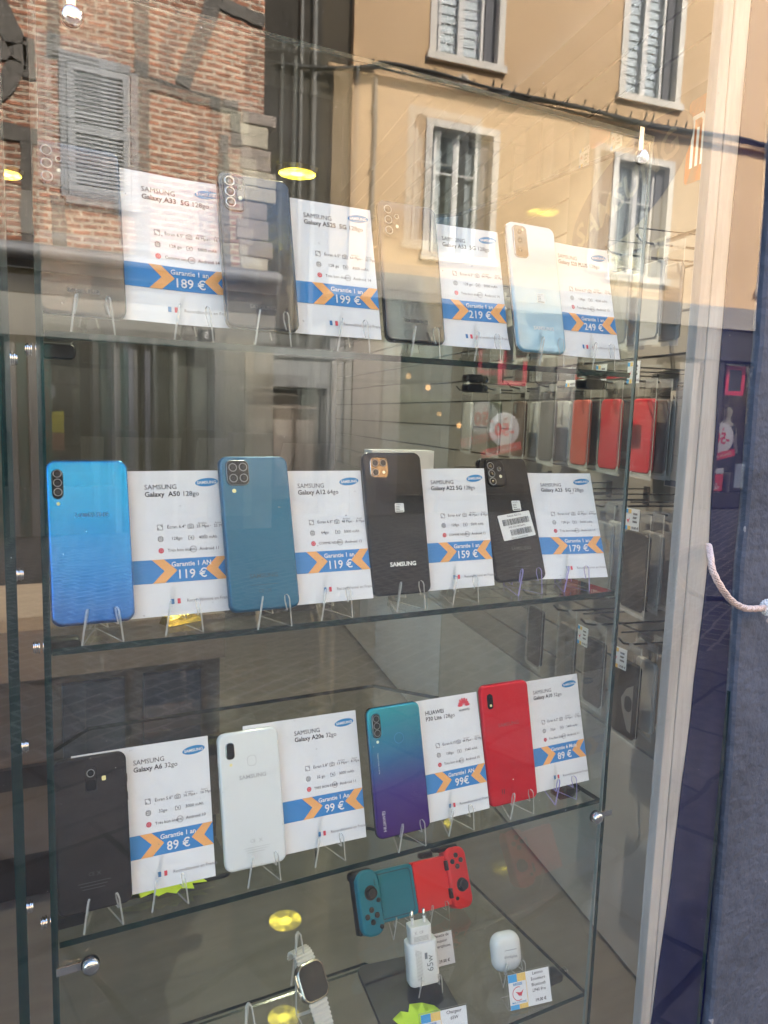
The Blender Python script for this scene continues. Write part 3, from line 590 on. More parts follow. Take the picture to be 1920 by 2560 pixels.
def sticker(x, z, w, h, parent, lines, rot=0.0):
    b = MB(); b.slab(rrect(0, 0, w, h, 0.0015, 4), [(0, 0.0), (0, -0.00025)], 'label_white'); Y = -0.0005
    if lines == 'small':
        b.text('GALAXY', -w * 0.42, h * 0.28, h * 0.16, 'barcode_black', Y)
        for k in range(3): b.add([(-w * 0.42, Y, h * (0.10 - 0.16 * k)), (w * 0.0, Y, h * (0.10 - 0.16 * k)), (w * 0.0, Y, h * (0.15 - 0.16 * k)), (-w * 0.42, Y, h * (0.15 - 0.16 * k))], [(0, 1, 2, 3)], 'barcode_black')
        b.add([(-w * 0.42, Y, -h * 0.42), (w * 0.38, Y, -h * 0.42), (w * 0.38, Y, -h * 0.34), (-w * 0.42, Y, -h * 0.34)], [(0, 1, 2, 3)], 'barcode_black')
    else:
        rd = random.Random(5)
        for z0, z1 in ((0.06, 0.30), (-0.36, -0.12)):
            xx = -w * (0.40 if z0 > 0 else 0.24)
            while xx < w * 0.42:
                bw = rd.choice((0.0003, 0.0005, 0.0008)); b.add([(xx, Y, h * z0), (xx + bw, Y, h * z0), (xx + bw, Y, h * z1), (xx, Y, h * z1)], [(0, 1, 2, 3)], 'barcode_black'); xx += bw + rd.choice((0.0003, 0.0004, 0.0007))
        b.text('Galaxy A23 5G', 0, h * 0.38, h * 0.11, 'barcode_black', Y, 'CENTER'); b.text('IMEI 352148756093', 0, -h * 0.06, h * 0.10, 'barcode_black', Y, 'CENTER'); b.text('Device Serial R58T30', 0, -h * 0.48, h * 0.09, 'barcode_black', Y, 'CENTER')
    o = b.build('sticker', parent); o.location = (x, 0, z); o.rotation_euler = (0, rot, 0); return o

# name: shelf, width, height, x, y, yaw, lean, label
PHN = dict(
 A33=(1, .0740, .1597, .0790, .0300, 0.8, -12.5, 'black phone mirroring the louvred shutter, left end of top shelf beside the 189 euro card'),
 A52=(1, .0751, .1599, .2450, .0200, 0.0, -14.5, 'dark grey phone with three ringed lenses between the 189 and 199 euro cards'),
 A53=(1, .0748, .1596, .4250, .0300, 0.0, -12.6, 'glossy black phone mirroring the orange house, left of the 219 euro card'),
 S20=(1, .0737, .1619, .5970, .0240, 0.0, -13.9, 'pale cloud blue phone on the top shelf, brown reflection painted on its camera window'),
 A50=(2, .0747, .1585, .0830, .0280, 0.2, -15.2, 'bright glossy blue phone in clear case at left end of middle shelf'),
 A12=(2, .0758, .1640, .2510, .0210, 1.4, -16.5, 'matte petrol blue phone with square four lens camera'),
 A22=(2, .0764, .1672, .4200, .0330, -1.0, -14.2, 'charcoal phone with light camera rim and white maker name near its foot'),
 A23=(2, .0769, .1654, .6045, .0490, -1.4, -21.8, 'black phone with a large white barcode sticker across its back'),
 A6=(3, .0702, .1499, .0800, .0300, -1.1, -16.0, 'matte black phone with centred camera at left end of lower shelf'),
 A20=(3, .0697, .1474, .2480, .0340, -2.1, -17.2, 'white phone with square fingerprint pad on its back'),
 P30=(3, .0727, .1529, .4300, .0260, -0.5, -15.8, 'phone fading from teal to purple with round fingerprint pad'),
 A10=(3, .0756, .1556, .5990, .0330, -1.3, -14.2, 'bright red phone on the lower shelf'))
HZ = {1: .0170, 2: .0180, 3: .0165}
CARDLAB = dict(A33='white price card reading 189 €, partly behind the leftmost phone of the top shelf', A52='white price card reading 199 € between two dark phones', A53='white price card reading 219 € with curling foot', S20='white price card reading 249 € at right end of top shelf',
 A50='white price card reading 119 € beside the bright blue phone', A12='white price card reading 119 € beside the petrol blue phone', A22='white price card reading 159 €', A23='white price card reading 179 € beside the barcode sticker phone',
 A6='white price card reading 89 € beside the matte black phone', A20='white price card reading 99 € with top left corner above the white phone', P30='white price card with red petal logo reading 99€', A10='white price card reading 89 € beside the red phone')
phones = {}
for k, (s, W, H, x, y, yaw, lean, lb) in PHN.items():
    e = empty('phone', (x, y, SZ[s] + HZ[s]), (R(lean), 0, R(yaw)), lb, 'phone', 'second hand phones on the cabinet shelves'); phones[k] = e
def ph(k): s, W, H, *_ = PHN[k]; return phones[k], W, H
e, W, H = ph('A33'); body(W, H, .0081, .0085, 'black_gloss', 'ring_dark', e)
m_ = module(-W/2 + .0148, H - .0235, .0215, .039, .006, 'black_gloss', e)
for z in (.0115, .0235, .0355): lens(-W/2 + .0105, H - z, .0050, m_, 'ring_dark', -.0016)
lens(-W/2 + .0205, H - .018, .0026, m_, 'ring_dark', -.0016); led(-W/2 + .0205, H - .0285, .0017, m_, y=-.0016); words('SAMSUNG', 0, .020, .0055, 'faint_dark', e)
e, W, H = ph('A52'); body(W, H, .0084, .0085, 'dark_violet', 'ring_dark', e)
m_ = module(-W/2 + .0155, H - .0225, .0215, .0365, .006, 'dark_violet', e)
for z in (.0110, .0220, .0330): lens(-W/2 + .0110, H - z, .0052, m_, 'ring_silver', -.0016)
lens(-W/2 + .0212, H - .017, .0022, m_, 'ring_dark', -.0016); led(-W/2 + .0212, H - .0275, .0019, m_, y=-.0016); words('SAMSUNG', 0, .020, .0055, 'faint_dark', e)
e, W, H = ph('A53'); body(W, H, .0081, .0085, 'black_gloss', 'ring_dark', e)
m_ = module(-W/2 + .0148, H - .0235, .0225, .039, .006, 'black_gloss', e)
for z in (.0115, .0235, .0355): lens(-W/2 + .0105, H - z, .0048, m_, 'ring_dark', -.0016)
lens(-W/2 + .0212, H - .0185, .0028, m_, 'ring_dark', -.0016); led(-W/2 + .0212, H - .0295, .0018, m_, y=-.0016); words('SAMSUNG', 0, .022, .0060, 'faint_dark', e)
e, W, H = ph('S20'); body(W, H, .0078, .0105, 'cloud_blue', 'ring_silver', e, .0034)
m_ = module(-W/2 + .0175, H - .0255, .0205, .040, .0055, 'reflection_brown', e, .0018, 'ring_silver'); led(-W/2 + .0215, H - .0105, .0012, m_, y=-.0018)
for z in (.013, .0245, .036): lens(-W/2 + .0165, H - z, .0038, m_, 'reflection_brown', -.0017, .0003)
words('SAMSUNG', .004, .028, .0062, 'label_white', e); sticker(.004, .068, .012, .0125, e, 'small')
for z in (.09, .106): button(-W/2, z, z + .011, .004, 'ring_silver', e)
e, W, H = ph('A50'); body(W, H, .0079, .0095, 'prism_blue', 'blue_satin', e, .0030)
m_ = module(-W/2 + .0100, H - .0235, .0100, .0285, .005, 'lens_black', e)
for z in (.0135, .0225, .0315): lens(-W/2 + .0100, H - z, .0040, m_, 'ring_dark', -.0016, .0003)
led(-W/2 + .0100, H - .0425, .0017, e, 'flash_yellow'); words('SAMSUNG', .002, H - .056, .0062, 'faint_blue', e)
b = MB(); b.slab(rrect(0, H / 2, W + .0022, H + .0022, .0105, 8), [(0, .0065), (0, -.0001), (.0008, -.0007), (.0024, -.0009), (.0042, -.0006)], 'phone_case_film'); b.build('clear_case', e)
e, W, H = ph('A12'); body(W, H, .0089, .0085, 'blue_satin', 'blue_satin', e)
m_ = module(-W/2 + .0185, H - .0180, .0245, .0265, .0060, 'lens_black', e, .0018, 'ring_dark')
for dx, dz in ((-.0052, .0055), (.0060, .0060), (-.0052, -.0060), (.0060, -.0058)): lens(-W/2 + .0185 + dx, H - .0180 + dz, .0046, m_, 'ring_dark', -.0018, .0003)
led(-W/2 + .0135, H - .0372, .0022, e, 'flash_yellow'); words('SAMSUNG', 0, .034, .0062, 'faint_navy', e)
b = MB(); b.box(-.015, .015, -.0002, 0, .0265, .0270, 'faint_navy'); b.text('CE', -.007, .0185, .0050, 'faint_navy', -.0002, 'LEFT'); b.stroke([(.003, .0185), (.007, .0225)], .0005, 'faint_navy', -.0002); b.stroke([(.007, .0185), (.003, .0225)], .0005, 'faint_navy', -.0002); b.build('marking', e)
e, W, H = ph('A22'); body(W, H, .0090, .0090, 'graphite', 'ring_dark', e)
m_ = module(-W/2 + .0190, H - .0185, .0232, .0240, .0060, 'reflection_brown', e, .0018, 'ring_silver')
for dx, dz in ((-.0050, .0055), (.0055, .0055), (-.0050, -.0055)): lens(-W/2 + .0190 + dx, H - .0185 + dz, .0044, m_, 'ring_dark', -.0018, .0003)
led(-W/2 + .0245, H - .0240, .0019, m_, y=-.0018); words('SAMSUNG', .003, .033, .0068, 'label_white', e, bold=.03); sticker(.004, H - .066, .0118, .0108, e, 'small')
e, W, H = ph('A23'); body(W, H, .0084, .0085, 'black_satin', 'black_satin', e)
m_ = module(-W/2 + .0235, H - .0215, .0275, .0370, .0070, 'black_satin', e, .0022)
for x, z in ((.0165, .0120), (.0165, .0225), (.0165, .0330)): lens(-W/2 + x, H - z, .0052, m_, 'ring_dark', -.0022)
lens(-W/2 + .0292, H - .0160, .0030, m_, 'ring_dark', -.0022); led(-W/2 + .0300, H - .0262, .0022, m_, y=-.0022)
sticker(.010, H - .066, .0135, .0135, e, 'small'); sticker(.005, H - .093, .052, .034, e, 'bar', R(-7)); words('SAMSUNG', .006, .040, .0062, 'faint_dark', e)
b = MB(); b.text('CE', -.004, .024, .0045, 'faint_dark', -.0002, 'CENTER'); b.box(-.010, .014, -.0002, 0, .018, .0184, 'faint_dark'); b.build('marking', e)
e, W, H = ph('A6'); body(W, H, .0077, .0085, 'black_matte', 'black_matte', e)
m_ = module(0.0, H - .0225, .0112, .0250, .0030, 'black_matte', e, .0010); lens(0, H - .0165, .0040, m_, 'ring_dark', -.0010, .0003)
b = MB(); b.slab(rrect(0, H - .0285, .0095, .0100, .0020, 4), [(0, -.0010), (0, -.0012), (.0005, -.0011)], 'lens_black'); b.build('fingerprint_pad', m_)
b = MB(); b.slab(rrect(.0125, H - .0235, .0040, .0045, .0010, 3), [(0, 0), (0, -.0004)], 'flash_yellow'); b.build('flash', e)
button(W/2, .100, .1085, .004, 'black_satin', e); button(W/2, .118, .1265, .004, 'black_satin', e)
b = MB(); b.text('CE', -.006, .034, .0050, 'faint_dark', -.0002)
for q in range(3): b.box(-.016 + .002 * q, .015 - .003 * q, -.0002, 0, .0275 - .0030 * q, .0280 - .0030 * q, 'faint_dark')
b.stroke([(.002, .0335), (.006, .0375)], .0005, 'faint_dark', -.0002); b.stroke([(.006, .0335), (.002, .0375)], .0005, 'faint_dark', -.0002); b.build('marking', e)
e, W, H = ph('A20'); body(W, H, .0084, .0090, 'white_gloss', 'white_gloss', e, .0028)
m_ = module(-W/2 + .0130, H - .0195, .0098, .0180, .0040, 'lens_black', e, .0012, 'ring_silver'); lens(-W/2 + .0130, H - .0145, .0036, m_, 'lens_black', -.0012, .0003); lens(-W/2 + .0130, H - .0230, .0034, m_, 'lens_black', -.0012, .0003)
led(-W/2 + .0130, H - .0345, .0017, e, 'flash_yellow')
b = MB(); b.slab(rrect(.0020, H - .0330, .0098, .0110, .0035, 5), [(0, 0), (0, -.0003), (.0004, -.0001)], 'white_gloss'); b.stroke(rrect(.0020, H - .0330, .0098, .0110, .0035, 5)(0), .00035, 'faint_grey', -.00035, True); b.build('fingerprint_pad', e)
words('SAMSUNG', .002, H - .0520, .0062, 'faint_grey', e)
b = MB(); b.text('CE', -.006, .0270, .0050, 'faint_grey', -.0002)
for q in range(3): b.box(-.014 + .002 * q, .016 - .003 * q, -.0002, 0, .0215 - .0024 * q, .0218 - .0024 * q, 'faint_grey')
b.stroke([(.004, .0265), (.008, .0305)], .0004, 'faint_grey', -.0002); b.stroke([(.008, .0265), (.004, .0305)], .0004, 'faint_grey', -.0002); b.build('marking', e)
button(-W/2, .112, .122, .004, 'white_gloss', e); button(-W/2, .090, .098, .004, 'white_gloss', e)
e, W, H = ph('P30'); body(W, H, .0074, .0085, 'peacock', 'black_gloss', e, .0020)
m_ = module(-W/2 + .0110, H - .0215, .0110, .0290, .0055, 'lens_black', e, .0016, 'ring_dark')
for z in (.0130, .0215, .0300): lens(-W/2 + .0110, H - z, .0042, m_, 'ring_dark', -.0016, .0003)
led(-W/2 + .0110, H - .0405, .0018, e)
b = MB(); b.slab(circ(.0035, H - .0400, .0062, 28), [(0, 0), (0, -.0003), (.0008, -.0002)], 'peacock'); b.stroke(circ(.0035, H - .0400, .0062, 28)(0), .0005, 'faint_blue', -.0004, True); b.build('fingerprint_pad', e)
words('HUAWEI', -W/2 + .0125, .0080, .0056, 'faint_grey', e, R(90), .02, 'LEFT')
b = MB(); b.text('48 MP AI TRIPLE CAMERA', -W/2 + .0105, H - .078, .0022, 'faint_grey', -.0002, 'LEFT', 0.0, R(90)); b.build('marking', e)
e, W, H = ph('A10'); body(W, H, .0079, .0085, 'red_gloss', 'red_gloss', e)
m_ = module(-W/2 + .0130, H - .0215, .0085, .0195, .0042, 'lens_black', e, .0012); lens(-W/2 + .0130, H - .0165, .0036, m_, 'lens_black', -.0012, .0003); led(-W/2 + .0130, H - .0265, .0017, m_, 'flash_yellow', -.0012)
words('SAMSUNG', .001, H - .0560, .0066, 'faint_red', e)
b = MB(); b.box(-.0185, -.0175, -.0002, 0.0002, .0140, .0205, 'barcode_black'); b.box(-.0155, -.0145, -.0002, 0.0002, .0140, .0205, 'barcode_black'); b.build('speaker_slot', e)
led(.0005, .030, .0007, e)

# cards stand a centimetre behind their phone's face (right foot at x, y)
CPOS = dict(A33=(.2150, .0395, -1.0, -12.8), A52=(.3800, .0310, -.5, -14.7), A53=(.5560, .0400, .3, -13.4), S20=(.7290, .0340, 0, -14.6), A50=(.2170, .0380, .4, -15.4), A12=(.3815, .0340, .5, -16.3),
            A22=(.5550, .0430, -.3, -13.6), A23=(.7330, .0455, -11.0, -24.5), A6=(.2025, .0400, -1.8, -16.4), A20=(.3850, .0430, -2.6, -17.6), P30=(.5600, .0360, -.3, -16.6), A10=(.7340, .0430, -.4, -15.2))
for i, k in enumerate(C):
    xr, y, yaw, lean = CPOS[k]; s = PHN[k][0]
    o = card_mesh(C[k], 20 + i).build('price_card'); o.location = (xr - CW / 2 * math.cos(R(yaw)), y, SZ[s] + .0165); o.rotation_euler = (R(lean), 0, R(yaw))
    tag(o, CARDLAB[k], 'price card', 'price cards beside the phones')

# ================================================================== CLEAR EASELS
def easel_mesh(L=.062, half=.0195, hook=.0345, back=.060, edge='acrylic_edge', shear=.14, yf=-.012):
    b = MB(); t = .0009
    prof = [(0, 0), (L, 0), (L + .0015, hook - .004), (L, hook - .001), (L - .003, hook), (L - .006, hook - .002), (L - .0068, hook - .008), (L - .0045, .0165), (L - .0175, .0165), (L - .0195, .020), (L - .034, back), (L - .037, back + .002), (L - .0395, back), (L - .0305, .0075), (0, .0075)]
    for sgn in (-1, 1):
        d = Vector((sgn * half, -(L + yf) if False else -L, 0)); d.normalize()
        q = Vector((-d.y, d.x, 0)) * t
        def pt(s, z, o): v = Vector((0, L + yf, 0)) + d * s + q * o + Vector((-sgn * shear * z, 0, z)); return v
        n = len(prof); A = [pt(s, z, 1) for s, z in prof]; B_ = [pt(s, z, -1) for s, z in prof]
        bm = bmesh.new(); va = [bm.verts.new(p) for p in A]; bm.faces.new(va); bmesh.ops.triangulate(bm, faces=bm.faces[:]); bm.verts.index_update()
        tris = [tuple(v.index for v in f.verts) for f in bm.faces]; bm.free()
        nrm = (A[tris[0][1]] - A[tris[0][0]]).cross(A[tris[0][2]] - A[tris[0][0]]); flip = nrm.dot(q) < 0
        b.add(A, [t_[::-1] if flip else t_ for t_ in tris], 'acrylic_face'); b.add(B_, [t_ if flip else t_[::-1] for t_ in tris], 'acrylic_face')
        side = [(i, (i + 1) % n, n + (i + 1) % n, n + i) for i in range(n)]
        b.add(A + B_, side if flip else [f[::-1] for f in side], edge)
    return b
easel_proto = easel_mesh().build('easel'); easel_violet = easel_mesh(edge='violet_edge').build('easel')
NAMES = dict(A33='black phone at left end of top shelf', A52='dark grey phone with ringed lenses', A53='glossy black phone mirroring the orange house', S20='pale cloud blue phone', A50='bright glossy blue phone', A12='matte petrol blue phone', A22='charcoal phone with white maker name',
             A23='phone with the barcode sticker', A6='matte black phone on lower shelf', A20='white phone', P30='teal to purple phone', A10='red phone')
CN = dict(A33='189 € card', A52='199 € card', A53='219 € card', S20='249 € card', A50='119 € card by the bright blue phone', A12='119 € card by the petrol blue phone', A22='159 € card', A23='179 € card', A6='89 € card by the matte black phone', A20='99 € card by the white phone', P30='petal logo card', A10='89 € card by the red phone')
EG = 'clear acrylic easels holding the phones and cards'
used = set()
def easel(x, y, z, label, violet=False, yaw=0.0):
    p = easel_violet if violet else easel_proto
    if p.name in used: o = p.copy(); col.objects.link(o)
    else: o = p; used.add(p.name)
    o.location = (x, y, z + .0003); o.rotation_euler = (0, 0, R(yaw)); tag(o, label, 'easel', EG); return o
for k, (s, W, H, x, y, yaw, lean, lb) in PHN.items():
    easel(x + .006, y, SZ[s], ('violet edged' if k == 'A23' else 'clear') + ' acrylic easel under the ' + NAMES[k], k == 'A23', yaw)
    xr, yc, cy, _ = CPOS[k]
    easel(xr - .050 + .012 * (s == 1), yc - .004, SZ[s], ('violet edged' if k in ('A23', 'A10') else 'clear') + ' acrylic easel under the ' + CN[k], k in ('A23', 'A10'), cy)

# ================================================================== BOTTOM SHELF GOODS
Z4 = SZ[4]
# phone game controller
pm('ctrl_teal', (0.010, 0.19, 0.28), 0.5, (0.012, 0.205, 0.30), 20, spec=0.3); pm('ctrl_red', (0.86, 0.030, 0.030), 0.5, (0.88, 0.034, 0.034), 20, spec=0.3); pm('ctrl_black', (0.015, 0.014, 0.016), 0.4)
gc = empty('game_controller', (.584, .235, Z4 + .019), (R(-28.6), R(4.3), R(2.9)), 'stretchable phone game controller, teal left half and red right half, on the bottom shelf', 'game controller')
b = MB(); b.slab(rrect(-.0475, .044, .0950, .074, .006, 5), [(.001, .013), (0, .012), (0, .0015), (.001, 0)], 'ctrl_teal'); b.stroke(rrect(-.041, .044, .069, .064, .006, 5)(0), .0012, 'faint_navy', -.0003, True); b.build('teal_bed', gc)
b = MB(); b.slab(rrect(.0425, .044, .0850, .074, .004, 5), [(.001, .013), (0, .012), (0, .0010), (.001, -.0005)], 'ctrl_red'); b.build('red_bed', gc)
b = MB(); b.slab(rrect(-.0870, .0405, .0400, .0930, .0170, 8), [(.003, .020), (0, .016), (0, -.004), (.001, -.0065), (.003, -.0075)], 'ctrl_teal'); tg = b.build('teal_grip', gc)
b = MB(); b.slab(rrect(.0830, .0445, .0390, .0930, .0140, 8), [(.003, .020), (0, .016), (0, -.004), (.001, -.0065), (.003, -.0075)], 'ctrl_red'); rg = b.build('red_grip', gc)
def stick(x, z, par):
    b = MB(); b.slab(circ(x, z, .0108, 28), [(0, -.0074), (.0008, -.0082)], 'ctrl_black'); b.slab(circ(x, z, .0078, 28), [(.002, -.0082), (.002, -.0125), (0, -.013), (0, -.0150), (.001, -.0158), (.003, -.0152)], 'ctrl_black'); b.build('thumbstick', par)
def knob(x, z, r, par): b = MB(); b.slab(circ(x, z, r, 20), [(0, -.0072), (0, -.0092), (.0006, -.0098)], 'ctrl_black'); b.build('round_button', par)
stick(-.0855, .054, tg); stick(.0850, .033, rg)
for dx, dz in ((0, .0085), (.0085, 0), (0, -.0085), (-.0085, 0)): knob(-.0880 + dx, .0220 + dz, .0040, tg); knob(.0815 + dx, .0700 + dz, .0040, rg)
knob(-.0740, .0420, .0033, tg); knob(-.0740, .0050, .0033, tg); knob(.0710, .0150, .0029, rg)
b = MB(); b.slab(rrect(-.0900, .0800, .0330, .0150, .0070, 5), [(.002, .026), (0, .022), (0, -.002), (.002, -.004)], 'ctrl_black'); b.xf(lambda v: Vector((v.x, v.y + .004, v.z + (v.x + .09) * .1))).build('shoulder_button', tg)
b = MB(); b.slab(rrect(.0760, .0905, .0400, .0085, .0040, 5), [(.002, .026), (0, .022), (0, -.001), (.002, -.003)], 'ctrl_black'); b.xf(lambda v: Vector((v.x, v.y + .004, v.z))).build('shoulder_button', rg)
b = MB(); b.slab(rrect(.0405, .0865, .0240, .0100, .0040, 5), [(.002, .028), (0, .026), (0, .016), (.002, .014)], 'ctrl_black'); b.build('shoulder_button', gc)
b = MB(); b.slab(rrect(-.1050, .0400, .0060, .0860, .0029, 5), [(.001, .018), (0, .016), (0, .004), (.001, .003)], 'ctrl_black'); b.build('grip_edge', tg)
for z in (.024, .066):
    b = MB(); b.box(.0605, .0650, -.0068, -.0008, z - .0075, z + .0075, 'ctrl_black'); b.build('clip', rg)
for q in range(3):
    b = MB(); b.box(-.0775, -.0755, -.0078, -.0074, .064 + q * .003, .0651 + q * .003, 'ctrl_black'); b.build('vent_slot', tg)
easel(.553, .240, Z4, 'clear acrylic easel under the teal half of the controller'); easel(.620, .242, Z4, 'clear acrylic easel under the red half of the controller')

# holder for shop tags: bent clear plastic with a printed slip
def holder_slip(lines, price):
    b = MB(); b.box(-.032, .032, .0, .0004, .0, .044, 'paper')
    b.add([(-.032, -.0004, .034), (-.0185, -.0004, .034), (-.0185, -.0004, .044), (-.032, -.0004, .044)], [(0, 1, 2, 3)], 'sky_ink'); b.add([(-.0185, -.0004, .034), (-.005, -.0004, .034), (-.005, -.0004, .044), (-.0185, -.0004, .044)], [(0, 1, 2, 3)], 'yellow_ink')
    b.add([(-.032, -.0004, 0), (-.0185, -.0004, 0), (-.0185, -.0004, .006), (-.032, -.0004, .006)], [(0, 1, 2, 3)], 'sky_ink'); b.add([(-.0185, -.0004, 0), (-.005, -.0004, 0), (-.005, -.0004, .006), (-.0185, -.0004, .006)], [(0, 1, 2, 3)], 'yellow_ink')
    b.add([(-.0052, -.0003, .006), (-.0044, -.0003, .006), (-.0044, -.0003, .034), (-.0052, -.0003, .034)], [(0, 1, 2, 3)], 'yellow_ink')
    b.text('BRESSE', -.0182, .0295, .0046, 'ink_logo', -.0004, 'CENTER', .02); b.text('MULTI PHONE', -.0182, .0072, .0034, 'ink_logo', -.0004, 'CENTER', .02)
    cx, cz = -.0185, .019
    arc = [(cx + .0085 * math.cos(R(a)), cz + .0085 * math.sin(R(a))) for a in range(70, 300, 12)]; b.stroke(arc, .0009, 'ink_red', -.0004)
    b.poly([(cx - .002, cz + .001), (cx + .004, cz - .004), (cx + .0085, cz + .0045), (cx + .0045, cz + .0015)], -.0005, 'ink_red'); b.poly([(cx - .004, cz + .003), (cx + .001, cz - .003), (cx + .005, cz - .001), (cx + .001, cz + .0015)], -.0006, 'ink_red')
    z = .0385
    for l_ in lines: b.text(l_, .0140, z, .0056, 'ink_grey', -.0004, 'CENTER', .012); z -= .0072
    b.text(price, .0150, .0042, .0056, 'ink_grey', -.0004, 'CENTER', .025); return b
def holder(x, y, z, yaw, lean, label, lines, price):
    e = empty('price_holder', (x, y, z + .0012), (0, 0, R(yaw)), label, 'price holder', 'small price holders on the bottom shelf')
    b = MB(); b.box(-.034, .034, 0, .0012, 0, .046, 'acrylic_face', ['acrylic_face', 'acrylic_edge', 'acrylic_face', 'acrylic_edge', 'acrylic_edge', 'acrylic_edge']); st = b.build('stand', e); st.rotation_euler = (R(lean), 0, 0)
    b = MB(); b.box(-.034, .034, .0015, .026, -.0008, .0003, 'acrylic_face', ['acrylic_edge', 'acrylic_edge', 'acrylic_edge', 'acrylic_edge', 'acrylic_face', 'acrylic_face']); b.build('foot', e)
    s_ = holder_slip(lines, price).build('printed_slip', e); s_.rotation_euler = (R(lean), 0, 0); s_.location = (0, -.0009, .0012); return e
holder(.645, .030, Z4, -9, -20, 'clear price holder for earbuds reading 19.00 €', ['Lenovo', 'Ecouteurs', 'Bluetooth', 'LP40 Pro'], '19.00 €')
holder(.562, .150, Z4, -6, -24, 'clear price holder behind the charger reading 29.00 €', ['Manette de', 'Joupour', 'Smartphone'], '29.00 €')
holder(.500, .020, Z4 - .0, -9, -20, 'clear price holder reading Chargeur 65W at the bottom edge', ['Chargeur', '65W'], '15.00 €')

# charger
pm('white_plastic', (0.76, 0.76, 0.76), 0.35); pm('print_grey', (0.25, 0.25, 0.26), 0.5)
ch = empty('wall_charger', (.520, .106, Z4 + .019), (R(-12.6), R(-2.5), R(-10)), 'white 65W plug charger standing upside down, pins up', 'charger')
def rr_block(b, cx, cy, w, d, r, z0, z1, m, soft=.002):
    f = rrect(cx, cy, w, d, r, 6); rings = [(soft, z0), (soft * .3, z0 + soft * .4), (0, z0 + soft), (0, z1 - soft), (soft * .3, z1 - soft * .4), (soft, z1)]
    vs = []; n = None
    for i_, z in rings: o = f(i_); n = len(o); vs += [(p[0], p[1], z) for p in o]
    fs = [(i * n + k, i * n + (k + 1) % n, (i + 1) * n + (k + 1) % n, (i + 1) * n + k) for i in range(len(rings) - 1) for k in range(n)]
    b.add(vs, fs, m, True); b.add(vs[-n:], [tuple(range(n))], m); b.add(vs[:n], [tuple(range(n - 1, -1, -1))], m); return b
b = MB(); rr_block(b, 0, .014, .045, .028, .009, 0, .058, 'white_plastic'); bo = b.build('body', ch)
b = MB(); rr_block(b, -.001, .0135, .032, .0225, .0045, .0578, .080, 'white_plastic', .001); b.build('plug_block', ch)
for x in (-.010, .008):
    b = MB(); b.cyl((x, .013, .0795), (x, .013, .090), .0021, 'white_plastic', 14); b.tube([(x, .013, .0895), (x, .013, .0975), (x, .013, .0988)], [.0023, .0023, .0012], 'chrome', 14); b.build('pin', ch)
b = MB()
for q in range(22):
    z = .010 + q * .0019; b.add([(-.0125, -.0003, z), (-.0035, -.0003, z - .004), (-.0035, -.0003, z - .0033), (-.0125, -.0003, z + .0007)], [(0, 1, 2, 3)], 'faint_grey')
b.text('65w', .0120, .0180, .0130, 'print_grey', -.0003, 'LEFT', .005, R(90)); b.box(.0005, .0045, -.0004, -.0003, .0360, .0445, 'print_grey'); b.build('lettering', bo)
b = MB(); b.text('CE', -.004, .0740, .0050, 'print_grey', .0020, 'LEFT', 0, R(180), -1.0); 
for q in range(4): b.box(-.013, .009, .0019, .00205, .0610 + q * .0017, .0617 + q * .0017, 'faint_grey')
b.stroke([(-.011, .0700), (-.008, .0745)], .0004, 'print_grey', .0020); b.stroke([(-.008, .0700), (-.011, .0745)], .0004, 'print_grey', .0020); b.build('marking', ch)
easel(.526, .110, Z4, 'clear acrylic easel under the white charger', yaw=-10)

# earbud case
eb = empty('earbud_case', (.645, .078, Z4 + .0165), (R(-19.8), R(0.6), R(-8.6)), 'glossy white rounded earbud case on the bottom shelf', 'earbud case')
b = MB(); b.slab(rrect(0, .0265, .047, .053, .0165, 12), [(.012, .024), (.006, .0225), (.002, .019), (0, .014), (0, .010), (.0015, .006), (.005, .0025), (.010, .0006), (.0155, 0)], 'white_gloss'); eo = b.build('shell', eb)
b = MB(); b.text('thinkplus', .002, .0200, .0058, 'print_grey', -.0003, 'CENTER', .01, R(-2)); b.build('lettering', eb)
b = MB(); b.slab(rrect(.003, .0305, .020, .0012, .0006, 3), [(0, 0.0003), (0, -.0002)], 'faint_grey'); b.build('notch', eb)
easel(.650, .082, Z4, 'clear acrylic easel under the earbud case', yaw=-8)

# smart watch on a tall easel
pm('watch_band', (0.60, 0.58, 0.52), 0.6); pm('titanium', (0.55, 0.52, 0.46), 0.25, metal=1.0); pm('watch_screen', (0.020, 0.021, 0.024), 0.2, spec=0.2)
wt = empty('smart_watch', (.372, .126, Z4 + .015), (R(-36), R(-3), R(8)), 'smart watch with dark screen and ribbed cream strap', 'watch')
b = MB(); b.slab(rrect(0, .040, .041, .049, .0125, 8), [(.004, .0130), (0, .0110), (0, .0030), (.0010, .0012), (.0022, .0006)], 'titanium'); wc = b.build('watch_case', wt)
b = MB(); b.slab(rrect(0, .040, .0360, .0440, .0105, 8), [(0, .0008), (0, .0001), (.0008, -.0004)], 'watch_screen'); b.build('screen', wc)
b = MB()
for q in range(7): b.cyl((-.0206, .0055, .0410 - q * .0012 - .006), (-.0206 - .0028, .0055, .0410 - q * .0012 - .006), .0008, 'chrome', 8)
b.cyl((-.0200, .0062, .0310), (-.0232, .0062, .0310), .0043, 'chrome', 24); b.build('crown', wc)
b = MB(); b.slab(rrect(-.0207, .0475, .0022, .0150, .0010, 3), [(0, .0078), (0, .0042)], 'chrome'); b.build('side_button', wc)
